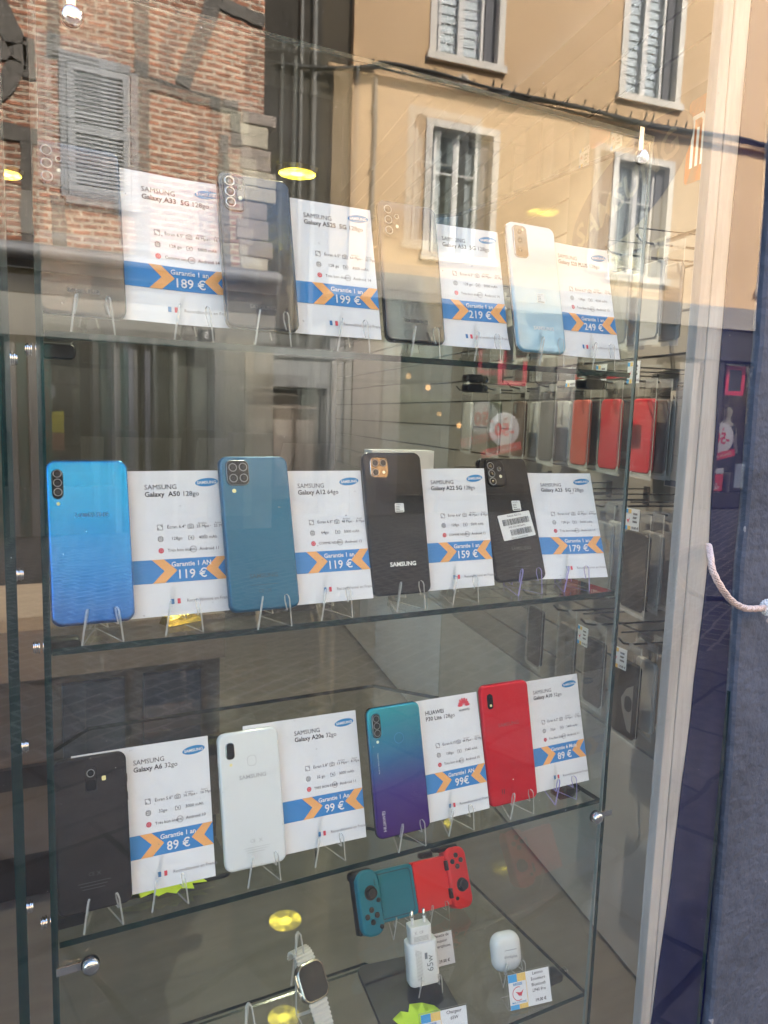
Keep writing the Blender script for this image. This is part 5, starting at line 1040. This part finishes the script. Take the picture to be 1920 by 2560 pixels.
# stone quoins at the corner and lean-to ledge
q_ = MB(); rd = random.Random(9); z = 3.05
while z < 4.82:
    h = rd.uniform(.16, .26); w_ = rd.uniform(.26, .40); q_.box(2.93 - w_ + .04, 2.97 + rd.uniform(0, .14), BY - .30, BY + rd.uniform(.015, .035), z, min(z + h - .012, 4.86), rd.choice(('pale_stone', 'pale_stone', 'brown_stone'))); z += h
bl(q_).build('quoins', bh, bevel=.012)
b = MB(); b.box(-6, 3.10, BY - 3, BY + .10, 2.98, 3.10, 'zinc'); b.tube([(-6, BY + .16, 3.00), (3.10, BY + .16, 3.00)], .07, 'zinc', 14); b.box(-6, 3.10, BY + .02, BY + .09, 2.84, 2.978, 'zinc'); bl(b).build('gutter_ledge', bh)
b = MB(); b.box(-6, 3.05, BY - .3, BY + .03, 2.605, 2.838, 'navy_awning'); bl(b).build('fascia', bh)
b = MB(); b.box(-6, 3.10, BY - .3, BY + .02, 2.17, 2.60, 'beige_lintel'); bl(b).build('lintel', bh)
b = MB(); b.box(-6, 3.05, BY - .5, BY - .30, 0.02, 2.168, 'shop_dark'); bl(b).build('shop_glass', bh)
for x0, x1, m in ((-.9, -.6, 'teal_wood'), (-.1, .12, 'teal_wood'), (.16, .26, 'mullion_beige'), (.27, .36, 'teal_wood'), (.38, .50, 'mullion_beige'), (.505, .60, 'teal_wood'), (1.25, 1.31, 'mullion_beige'), (1.315, 1.40, 'teal_wood'), (1.405, 1.455, 'mullion_lilac'), (1.46, 1.50, 'mullion_beige'), (1.58, 1.64, 'mullion_lilac'), (1.90, 1.945, 'mullion_beige'), (2.36, 2.72, 'beige_lintel'), (2.73, 3.08, 'pale_stone')):
    b = MB(); b.box(x0, x1, BY - .3, BY - .06 if x1 < 2.3 else BY + .015, .02, 2.168, m); bl(b).build('pilaster', bh)
b = MB(); b.box(1.95, 2.12, BY - .28, BY - .20, .5, 2.05, 'shutter_olive'); b.box(2.13, 2.33, BY - .28, BY - .22, .45, 2.0, 'green_pane'); bl(b).build('shop_door', bh)
b = MB(); b.box(-6, 1.90, BY - .3, BY - .08, .02, .55, 'shutter_olive'); bl(b).build('stall_riser', bh)
pm('plate_blue', (0.03, 0.035, 0.05), 0.4)
b = MB(); b.box(2.16, 2.36, BY + .0205, BY + .03, 2.245, 2.375, 'plate_blue'); vs, fs = text_geo('5', 'CENTER', .03); b.add([(2.26 - v[0] * .11, BY + .0315, 2.272 + v[1] * .11) for v in vs], [f for f in fs], 'ink_white'); bl(b).build('number_plate', bh)
pm('sticker_pale', (0.22, 0.25, 0.28), 0.5)
b = MB(); prism(b, [(.55 + .11 * math.cos(2 * math.pi * k / 28), 1.60 + .11 * math.sin(2 * math.pi * k / 28)) for k in range(28)], BY - .298, BY - .285, 'sticker_pale'); tag(b.build('round_sticker'), 'pale round sticker on the dark shop glass below the brick house', 'sticker')
b = MB(); b.box(.50, .74, BY - .298, BY - .28, 1.15, 1.38, 'poster_yellow'); b.box(.50, .74, BY - .298, BY - .282, .95, 1.145, 'poster_mix'); tag(b.build('window_poster'), 'yellow and red poster under the round sticker on dark shop glass', 'poster')

# dark recess with drain pipes between the two houses
pm('dark_render', (0.026, 0.024, 0.020), 0.9, (0.050, 0.045, 0.037), 1.6, detail=8, bump=0.3); pm('ochre_side', (0.075, 0.060, 0.038), 0.9, (0.055, 0.046, 0.032), 2); pm('pipe_grey', (0.17, 0.17, 0.155), 0.5)  # near-black mottled render on the recessed front
ah = empty('narrow_house', (3.7, -9.3, 0), label='dark recessed house front between brick house and orange house', cat='house')
def al(b): return b.xf(lambda v: v - Vector((3.7, -9.3, 0)))
b = MB(); b.box(2.95, 4.02, -15, -9.25, 2.2, 8.8, 'dark_render'); b.box(4.025, 4.95, -15, -9.35, 2.2, 8.8, 'ochre_side'); b.box(2.94, 4.95, -15, -9.40, 8.805, 9.0, 'roof_tile'); al(b).build('wall', ah)
for x, r in ((3.72, .028), (3.90, .038)):
    b = MB(); b.tube([(x, -9.20, 2.3), (x, -9.20, 8.5)], r, 'pipe_grey', 12)
    for z in (3.2, 4.4, 5.6, 6.8): b.cyl((x, -9.20, z - .03), (x, -9.20, z + .03), r * 1.35, 'pipe_grey', 12)
    al(b).build('drain_pipe', ah)
pm('grey_stone', (0.25, 0.255, 0.26), 0.8, (0.31, 0.31, 0.305), 2, bump=0.2); pm('door_brown', (0.10, 0.070, 0.050), 0.6, (0.14, 0.10, 0.07), 5)
b = MB(); b.box(2.95, 3.38, -15, -9.15, .02, 2.19, 'grey_stone'); b.box(4.16, 4.62, -15, -9.15, .02, 2.19, 'grey_stone'); b.box(3.385, 4.155, -15, -9.15, 1.80, 2.19, 'grey_stone'); b.box(2.93, 4.62, -15, -9.10, 2.195, 2.33, 'grey_stone'); al(b).build('stone_surround', ah)
b = MB(); b.box(3.39, 4.15, -9.5, -9.40, .02, 1.50, 'door_brown'); b.box(3.39, 4.15, -9.5, -9.42, 1.51, 1.79, 'brown_stone'); 
for x0 in (3.47, 3.80): b.box(x0, x0 + .26, -9.40, -9.385, .25, 1.35, 'brown_stone')
al(b).build('door', ah)
b = MB(); b.box(4.20, 4.34, -9.149, -9.10, .3, 2.18, 'beige_lintel'); al(b).build('pillar', ah)

# -------- orange rendered house
th = math.atan2(.1186, .9929); OX, OY = 4.30, -9.25
oh = empty('orange_house', (OX, OY, 0), (0, 0, th), label='ochre orange rendered house with pale framed windows, mirrored at upper right', cat='house')
# local: x along the front, +y towards the shop, front face at y = 0
pm('ochre_render', (0.60, 0.415, 0.235), 0.85, (0.57, 0.39, 0.215), 1.3, detail=6, bump=0.06, bscale=40)
pm('cream_surround', (0.74, 0.69, 0.60), 0.75, (0.66, 0.62, 0.54), 4, bump=0.15); pm('sash_white', (0.66, 0.64, 0.60), 0.6); pm('slate_shutter', (0.085, 0.088, 0.105), 0.6, (0.10, 0.103, 0.12), 3, stretch=(1, 1, 8)); pm('mirror_pane', (0.02, 0.025, 0.03), 0.03, spec=1.0, coat=1.0); pm('blind_slat', (0.45, 0.49, 0.55), 0.6, (0.52, 0.55, 0.60), 2); pm('curtain', (0.34, 0.36, 0.39), 0.8, (0.42, 0.44, 0.47), 5, stretch=(8, 1, 1))
WINS = []
for c0 in (1.26, 4.42, 7.50):
    for z0, z1 in ((3.80, 5.50), (6.48, 8.25)): WINS.append((c0 + .10, c0 + 1.06, z0, z1))
xs = sorted({.17, 14.0} | {v for w_ in WINS for v in w_[:2]}); zs_ = sorted({3.40, 9.4} | {v for w_ in WINS for v in w_[2:]})
b = MB()
for i in range(len(xs) - 1):
    for j in range(len(zs_) - 1):
        cx, cz = (xs[i] + xs[i + 1]) / 2, (zs_[j] + zs_[j + 1]) / 2
        if any(a < cx < b2 and c < cz < d_ for a, b2, c, d_ in WINS): continue
        b.add([(xs[i], 0, zs_[j]), (xs[i + 1], 0, zs_[j]), (xs[i + 1], 0, zs_[j + 1]), (xs[i], 0, zs_[j + 1])], [(3, 2, 1, 0)], 'ochre_render')
for a, b2, c, d_ in WINS:
    for p, q in (((a, c), (a, d_)), ((b2, d_), (b2, c)), ((b2, c), (a, c)), ((a, d_), (b2, d_))): b.add([(p[0], 0, p[1]), (q[0], 0, q[1]), (q[0], -.25, q[1]), (p[0], -.25, p[1])], [(0, 1, 2, 3)], 'cream_surround')
b.add([(.17, 0, 3.4), (.17, 0, 9.4), (.17, -5, 9.4), (.17, -5, 3.4)], [(0, 1, 2, 3)], 'ochre_render'); b.add([(14, 0, 3.4), (14, 0, 9.4), (14, -5, 9.4), (14, -5, 3.4)], [(3, 2, 1, 0)], 'ochre_render')
b.add([(-.3, .4, 9.4), (14.2, .4, 9.4), (14.2, -5, 11.5), (-.3, -5, 11.5)], [(0, 1, 2, 3)], 'roof_tile'); b.build('wall', oh)
for wi, (a, b2, c, d_) in enumerate(WINS):
    up = c > 6
    f = MB(); t = .10
    f.box(a - t, a, .0005, .022, c - .02, d_ + .10, 'cream_surround'); f.box(b2, b2 + t, .0005, .022, c - .02, d_ + .10, 'cream_surround'); f.box(a, b2, .0005, .021, d_, d_ + .10, 'cream_surround')
    fo = f.build('window', oh)
    f = MB(); f.box(a - .14, b2 + .14, -.02, .075, c - .12, c - .021, 'cream_surround'); f.build('sill', fo)
    f = MB()
    f.box(a + .002, a + .075, -.20, -.10, c, d_, 'slate_shutter'); f.box(b2 - .16, b2 - .002, -.20, -.10, c, d_, 'slate_shutter'); f.build('shutter', fo)
    f = MB(); xl, xr = a + .08, b2 - .165; xm = (xl + xr) / 2
    for x0, x1 in ((xl, xl + .045), (xm - .045, xm + .045), (xr - .045, xr)): f.box(x0, x1, -.19, -.13, c, d_, 'sash_white')
    for x0, x1 in ((xl + .0455, xm - .0455), (xm + .0455, xr - .0455)):
        for z0 in (c, d_ - .05): f.box(x0, x1, -.19, -.132, z0, z0 + .05, 'sash_white')
        if not up: f.box(x0, x1, -.18, -.14, c + (d_ - c) * .66, c + (d_ - c) * .66 + .025, 'sash_white')
    f.build('sash', fo)
    f = MB(); f.box(xl, xr, -.172, -.166, c + .02, d_ - .02, 'pane_glass' if 'pane_glass' in M else 'case_glass'); f.build('pane', fo)
    f = MB()
    if wi == 1 or wi == 3:
        n = 14
        for q in range(n): z = c + (d_ - c) * q / n; f.add([(xl + .01, -.215, z), (xr - .01, -.215, z), (xr - .01, -.235, z + (d_ - c) / n * 1.02), (xl + .01, -.235, z + (d_ - c) / n * 1.02)], [(3, 2, 1, 0)], 'blind_slat')
        f.build('blind', fo)
    else:
        f.box(xl, xl + .16, -.235, -.215, c + .02, d_, 'curtain'); f.box(xr - .16, xr, -.235, -.215, c + .02, d_, 'curtain'); f.build('curtain', fo)
    f = MB(); f.add([(a, -.25, c), (b2, -.25, c), (b2, -.25, d_), (a, -.25, d_)], [(3, 2, 1, 0)], 'shop_dark'); f.build('dark_backing', fo)  # flat near-black sheet standing in for the unlit room
b = MB(); b.slab(circ(1.80, 6.17, .085, 24), [(0, 0.0005), (0, -.02)], 'cream_surround'); b.xf(lambda v: Vector((v.x, -v.y, v.z))); b.slab(circ(1.80, 6.17, .055, 20), [(0, 0), (0, -.001)], 'shutter_dark'); 
vb = MB(); vb.tube([(1.80, .001, 6.17), (1.80, .03, 6.17)], .085, 'cream_surround', 24); vb.tube([(1.80, .0302, 6.17), (1.80, .034, 6.17)], .052, 'shutter_dark', 20); vb.build('vent', oh)
b = MB(); b.box(-.2, 14.0, -.02, .10, 5.99, 6.03, 'ochre_render'); b.build('string_course', oh)
# ledge and ground floor
pm('ledge_grey', (0.30, 0.275, 0.24), 0.7, (0.25, 0.23, 0.205), 2); pm('shopfront_black', (0.014, 0.013, 0.016), 0.35); pm('pink_grey_stone', (0.27, 0.235, 0.22), 0.8, (0.23, 0.20, 0.19), 3)
b = MB(); b.box(-.2, 14, -.1, .30, 3.05, 3.395, 'ledge_grey'); b.build('ledge', oh)
b = MB(); b.box(-.1, 14, -.1, .20, 2.55, 3.04, 'shopfront_black'); b.build('fascia', oh)
for x0, x1, m in ((-.1, .10, 'grey_stone'), (.12, .22, 'mullion_beige'), (.24, .95, 'pink_grey_stone'), (1.62, 1.80, 'shopfront_black'), (3.55, 3.90, 'pink_grey_stone'), (5.9, 6.3, 'ledge_grey'), (6.40, 6.84, 'shopfront_black'), (7.80, 8.4, 'shopfront_black'), (8.42, 14, 'ledge_grey')):
    b = MB(); b.box(x0, x1, -.3, .12, .02, 2.545, m); b.build('pilaster', oh)
b = MB(); b.box(-.1, 14, -1.6, -1.5, .02, 2.54, 'door_brown'); b.build('shop_back', oh)
b = MB(); b.box(-.1, 14, -1.5, -.32, .004, .018, 'door_brown'); b.box(-.1, 14, -1.5, -.1, 2.546, 2.56, 'shopfront_black'); b.build('shop_floor', oh)
glass('far_glass', (0.85, 0.87, 0.88), 1.5, 1.0)
b = MB(); b.box(.955, 6.39, -.06, -.05, .30, 2.54, 'far_glass'); b.box(6.845, 7.795, -.06, -.05, .30, 2.54, 'far_glass'); b.build('shop_glass', oh)
b = MB(); b.box(.955, 6.39, -.12, -.02, .02, .29, 'shopfront_black'); b.box(6.845, 7.795, -.12, -.02, .02, .29, 'shopfront_black'); b.build('stall_riser', oh)
def to_w(x, y, z): return Vector((OX + x * math.cos(th) - y * math.sin(th), OY + x * math.sin(th) + y * math.cos(th), z))
# sale stickers on that shop's glass
pm('sale_red', (0.70, 0.02, 0.045), 0.5); pm('sale_white', (0.62, 0.62, 0.64), 0.5); pm('red_frame', (0.50, 0.02, 0.06), 0.45)
def sale(x, z, r, label):
    e = empty('sale_sign', to_w(x, -.03, z), (0, 0, th), label, 'sale sign', 'round sale signs on the shop glass opposite')
    b = MB(); b.tube([(0, -.012, 0), (0, 0, 0)], r, 'sale_white', 36); vs, fs = text_geo('-50', 'CENTER', .03); b.add([(-v[0] * r * 1.0, .002, (v[1] - .36) * r * 1.05) for v in vs], [f for f in fs], 'sale_red')
    vs, fs = text_geo('%', 'CENTER', .01); b.add([(-v[0] * r * .3 + r * .05, .002, r * .48 + v[1] * r * .3) for v in vs], [f for f in fs], 'sale_red'); b.build('disc', e)
    b = MB(); b.obox((-.04, 0.004, -r * 1.22), Vector((1, 0, .22)).normalized(), YV, Vector((-.22, 0, 1)).normalized(), r * 1.35, .006, r * .24, 'sale_red')
    vs, fs = text_geo('Dernière démarque', 'CENTER', .01); ex, ez = Vector((1, 0, .22)).normalized(), Vector((-.22, 0, 1)).normalized(); b.add([Vector((-.04, .0115, -r * 1.22)) + ex * (-v[0] * r * .26) + ez * ((v[1] - .3) * r * .26) for v in vs], [f for f in fs], 'sale_white'); b.build('ribbon', e)
sale(2.76, 1.30, .26, 'round white -50 sign with red ribbon mirrored behind the barcode phone'); sale(7.06, 1.25, .26, 'round white -50 sign with red ribbon in front of the mannequin')
b = MB(); b.box(6.86, 7.16, -.048, -.03, .32, .62, 'sale_red'); vs, fs = text_geo('-50', 'CENTER', .03); b.add([(7.0 - v[0] * .14, -.028, .36 + v[1] * .14) for v in vs], [f for f in fs], 'sale_white'); b.box(6.86, 7.16, -.048, -.031, .625, .72, 'sale_white')
b.xf(lambda v: to_w(v.x, v.y, v.z)); tag(b.build('sale_poster'), 'small red -50 poster low in the mannequin window', 'poster')
def red_frame(x, z, w, h, label):
    b = MB(); b.box(-w / 2, w / 2, -.02, 0, -h / 2, -h / 2 + .07, 'red_frame'); b.box(-w / 2, w / 2, -.02, 0, h / 2 - .07, h / 2, 'red_frame'); b.box(-w / 2, -w / 2 + .07, -.02, 0, -h / 2 + .07, h / 2 - .07, 'red_frame'); b.box(w / 2 - .07, w / 2, -.02, 0, -h / 2 + .07, h / 2 - .07, 'red_frame'); b.box(-w / 2 + .07, w / 2 - .07, -.02, -.006, -h / 2 + .07, h / 2 - .07, 'shopfront_black')
    b.xf(lambda v: to_w(x + v.x, -.025 + v.y, z + v.z)); return tag(b.build('framed_sign'), label, 'sign', 'red framed signs on the shop glass opposite')
red_frame(2.85, 2.20, .50, .46, 'red framed dark sign mirrored under the top shelf'); red_frame(7.24, 2.24, .42, .50, 'red framed dark sign above the mannequin')
pm('pale_notice', (0.34, 0.40, 0.46), 0.5)
b = MB(); b.box(7.42, 7.68, -.046, -.03, .38, .80, 'pale_notice'); b.xf(lambda v: to_w(v.x, v.y, v.z)); tag(b.build('notice'), 'pale blue notice low at right of the mannequin window', 'notice')
# mannequin
pm('mannequin_skin', (0.72, 0.66, 0.57), 0.3); pm('mannequin_dress', (0.010, 0.012, 0.020), 0.7)
mq = empty('mannequin', to_w(7.46, -.36, .02), (0, 0, th), 'pale shop mannequin in a dark V neck dress behind the -50 sign', 'mannequin')
def skin_fig(pts, edges, radii, m, name, parent, sub=2):
    me = bpy.data.meshes.new(name); me.from_pydata(pts, edges, []); o = bpy.data.objects.new(name, me); col.objects.link(o); o.parent = parent
    sk = o.modifiers.new('skin', 'SKIN'); sk.use_smooth_shade = True
    if not me.skin_vertices: bpy.context.view_layer.update()
    for i, r in enumerate(radii): me.skin_vertices[0].data[i].radius = (r if isinstance(r, tuple) else (r, r))
    me.skin_vertices[0].data[0].use_root = True
    sb = o.modifiers.new('sub', 'SUBSURF'); sb.levels = sb.render_levels = sub; me.materials.append(M[m]); return o
mp_ = [(0, 0, .98), (0, 0, 1.12), (0, 0, 1.32), (0, 0, 1.46), (0, .005, 1.56), (0, .02, 1.66), (0, .015, 1.78), (-.09, 0, .90), (-.10, .02, .50), (-.10, 0, .08), (.09, 0, .90), (.10, .02, .50), (.12, 0, .08), (-.17, 0, 1.42), (-.24, -.02, 1.16), (-.22, .06, .92), (.17, 0, 1.42), (.24, -.02, 1.16), (.20, .08, .95), (-.10, .10, .05), (.12, .10, .05)]
me_ = [(0, 1), (1, 2), (2, 3), (3, 4), (4, 5), (5, 6), (0, 7), (7, 8), (8, 9), (0, 10), (10, 11), (11, 12), (3, 13), (13, 14), (14, 15), (3, 16), (16, 17), (17, 18), (9, 19), (12, 20)]
mr_ = [(.15, .10), (.12, .09), (.15, .11), (.10, .07), .045, (.072, .085), (.060, .072), .085, .058, .038, .085, .058, .038, .055, .040, .028, .055, .040, .028, .03, .03]
try: skin_fig(mp_, me_, mr_, 'mannequin_skin', 'figure', mq)
except Exception as ex: print('skin failed', ex)
b = MB(); rings = []
for z, rx, ry in ((.62, .26, .19), (.80, .225, .16), (1.0, .185, .135), (1.14, .150, .115), (1.34, .185, .140), (1.44, .190, .115), (1.485, .10, .085)):
    rings.append([(rx * math.cos(2 * math.pi * k / 20), ry * math.sin(2 * math.pi * k / 20), z - (.10 if z > 1.47 and 3 <= k <= 7 else 0)) for k in range(20)])
b.add([v for r in rings for v in r], [(i * 20 + k, i * 20 + (k + 1) % 20, (i + 1) * 20 + (k + 1) % 20, (i + 1) * 20 + k) for i in range(len(rings) - 1) for k in range(20)], 'mannequin_dress', True); b.build('dress', mq)
b = MB(); b.box(5.93, 6.39, -.047, -.03, 1.28, 1.56, 'sale_white'); b.box(5.99, 6.33, -.0295, -.029, 1.41, 1.45, 'pale_notice'); b.xf(lambda v: to_w(v.x, v.y, v.z)); tag(b.build('shop_notice'), 'plain white notice mirrored over the beige accessory box', 'notice')
# glowing bulbs in that shop
bulb_glow = emis('bulb_glow', (1.0, 0.50, 0.18), 1.8)
for i, (x, y, z, r) in enumerate(((1.89, -.8, 2.11, .045), (1.79, -.8, 1.91, .045), (2.15, -.8, 1.88, .045), (2.03, -.8, 1.68, .045), (2.08, -.8, 1.58, .038), (2.36, -.8, 1.33, .042), (3.95, -.8, 1.32, .042))):
    P = to_w(x, y, z); e = empty('pendant_bulb', P, (0, 0, 0), ['warm bulb highest in the mirrored shop', 'warm bulb at left of the mirrored bulbs', 'warm bulb right of the highest one', 'warm bulb in the middle of the mirrored bulbs', 'small warm bulb below the middle one', 'warm bulb beside the -50 sign', 'warm bulb right of the -50 sign, between hanging cases'][i], 'bulb', 'warm bulbs in the shop opposite')
    b = MB(); b.tube([(0, 0, -r), (0, 0, -r * .7), (0, 0, 0), (0, 0, r * .7), (0, 0, r)], [r * .1, r * .7, r, r * .7, r * .3], 'bulb_glow', 14); b.build('glass_bulb', e)
    b = MB(); b.tube([(0, 0, r), (0, 0, r + .05), (0, 0, 2.54 - z)], [.018, .016, .003], 'shopfront_black', 8); b.build('flex', e)
# old cable bundle along the orange front, with ties
pm('cable_black', (0.012, 0.013, 0.012), 0.7, (0.03, 0.032, 0.028), 30)
b = MB(); rd = random.Random(4); n = 150
for s in range(4):
    pts = []
    for i in range(n):
        x = -.9 + 15.0 * i / n; z = 6.07 + .02 * math.sin(x * 2.2) + .02 * math.sin(x * .7 + 1)
        if x < .45: z = 6.07 - .28 * ((.45 - x) / 1.0) ** 1.0 + .10 * ((.45 - x)) ** 2
        th_ = .055 * max(.45, 1 - abs(x - 1.1) / 5); pts.append(to_w(x, .13 + .02 * math.cos(s * 1.6) + (.0 if x > .3 else 0), z + th_ * .8 * math.sin(s * 1.9 + x * 1.1) * (1 if x > .4 else .3) + rd.uniform(-.006, .006)))
    b.tube(pts, .026 if s < 2 else .018, 'cable_black', 6)
for i in range(26):
    x = .4 + .22 * i + rd.uniform(-.06, .06); b.cyl(to_w(x, .10, 6.03), to_w(x + rd.uniform(-.02, .02), .15, 6.17 + rd.uniform(-.02, .03)), .012, 'cable_black', 6)
tag(b.build('cable_bundle'), 'drooping bundle of black cables tied along the orange house', 'cable')
b = MB(); pts = [to_w(.47 + .02 * math.sin(z * 1.5), .04, z) for z in (3.4, 4.0, 4.6, 5.2, 5.8, 6.05)]; b.tube(pts, .030, 'pipe_grey', 10)
for z in (3.9, 4.8, 5.6): b.cyl(to_w(.47, .0, z), to_w(.47, .08, z), .035, 'pipe_grey', 10)
tag(b.build('cable_duct'), 'vertical grey cable duct at the left corner of the orange house', 'pipe')
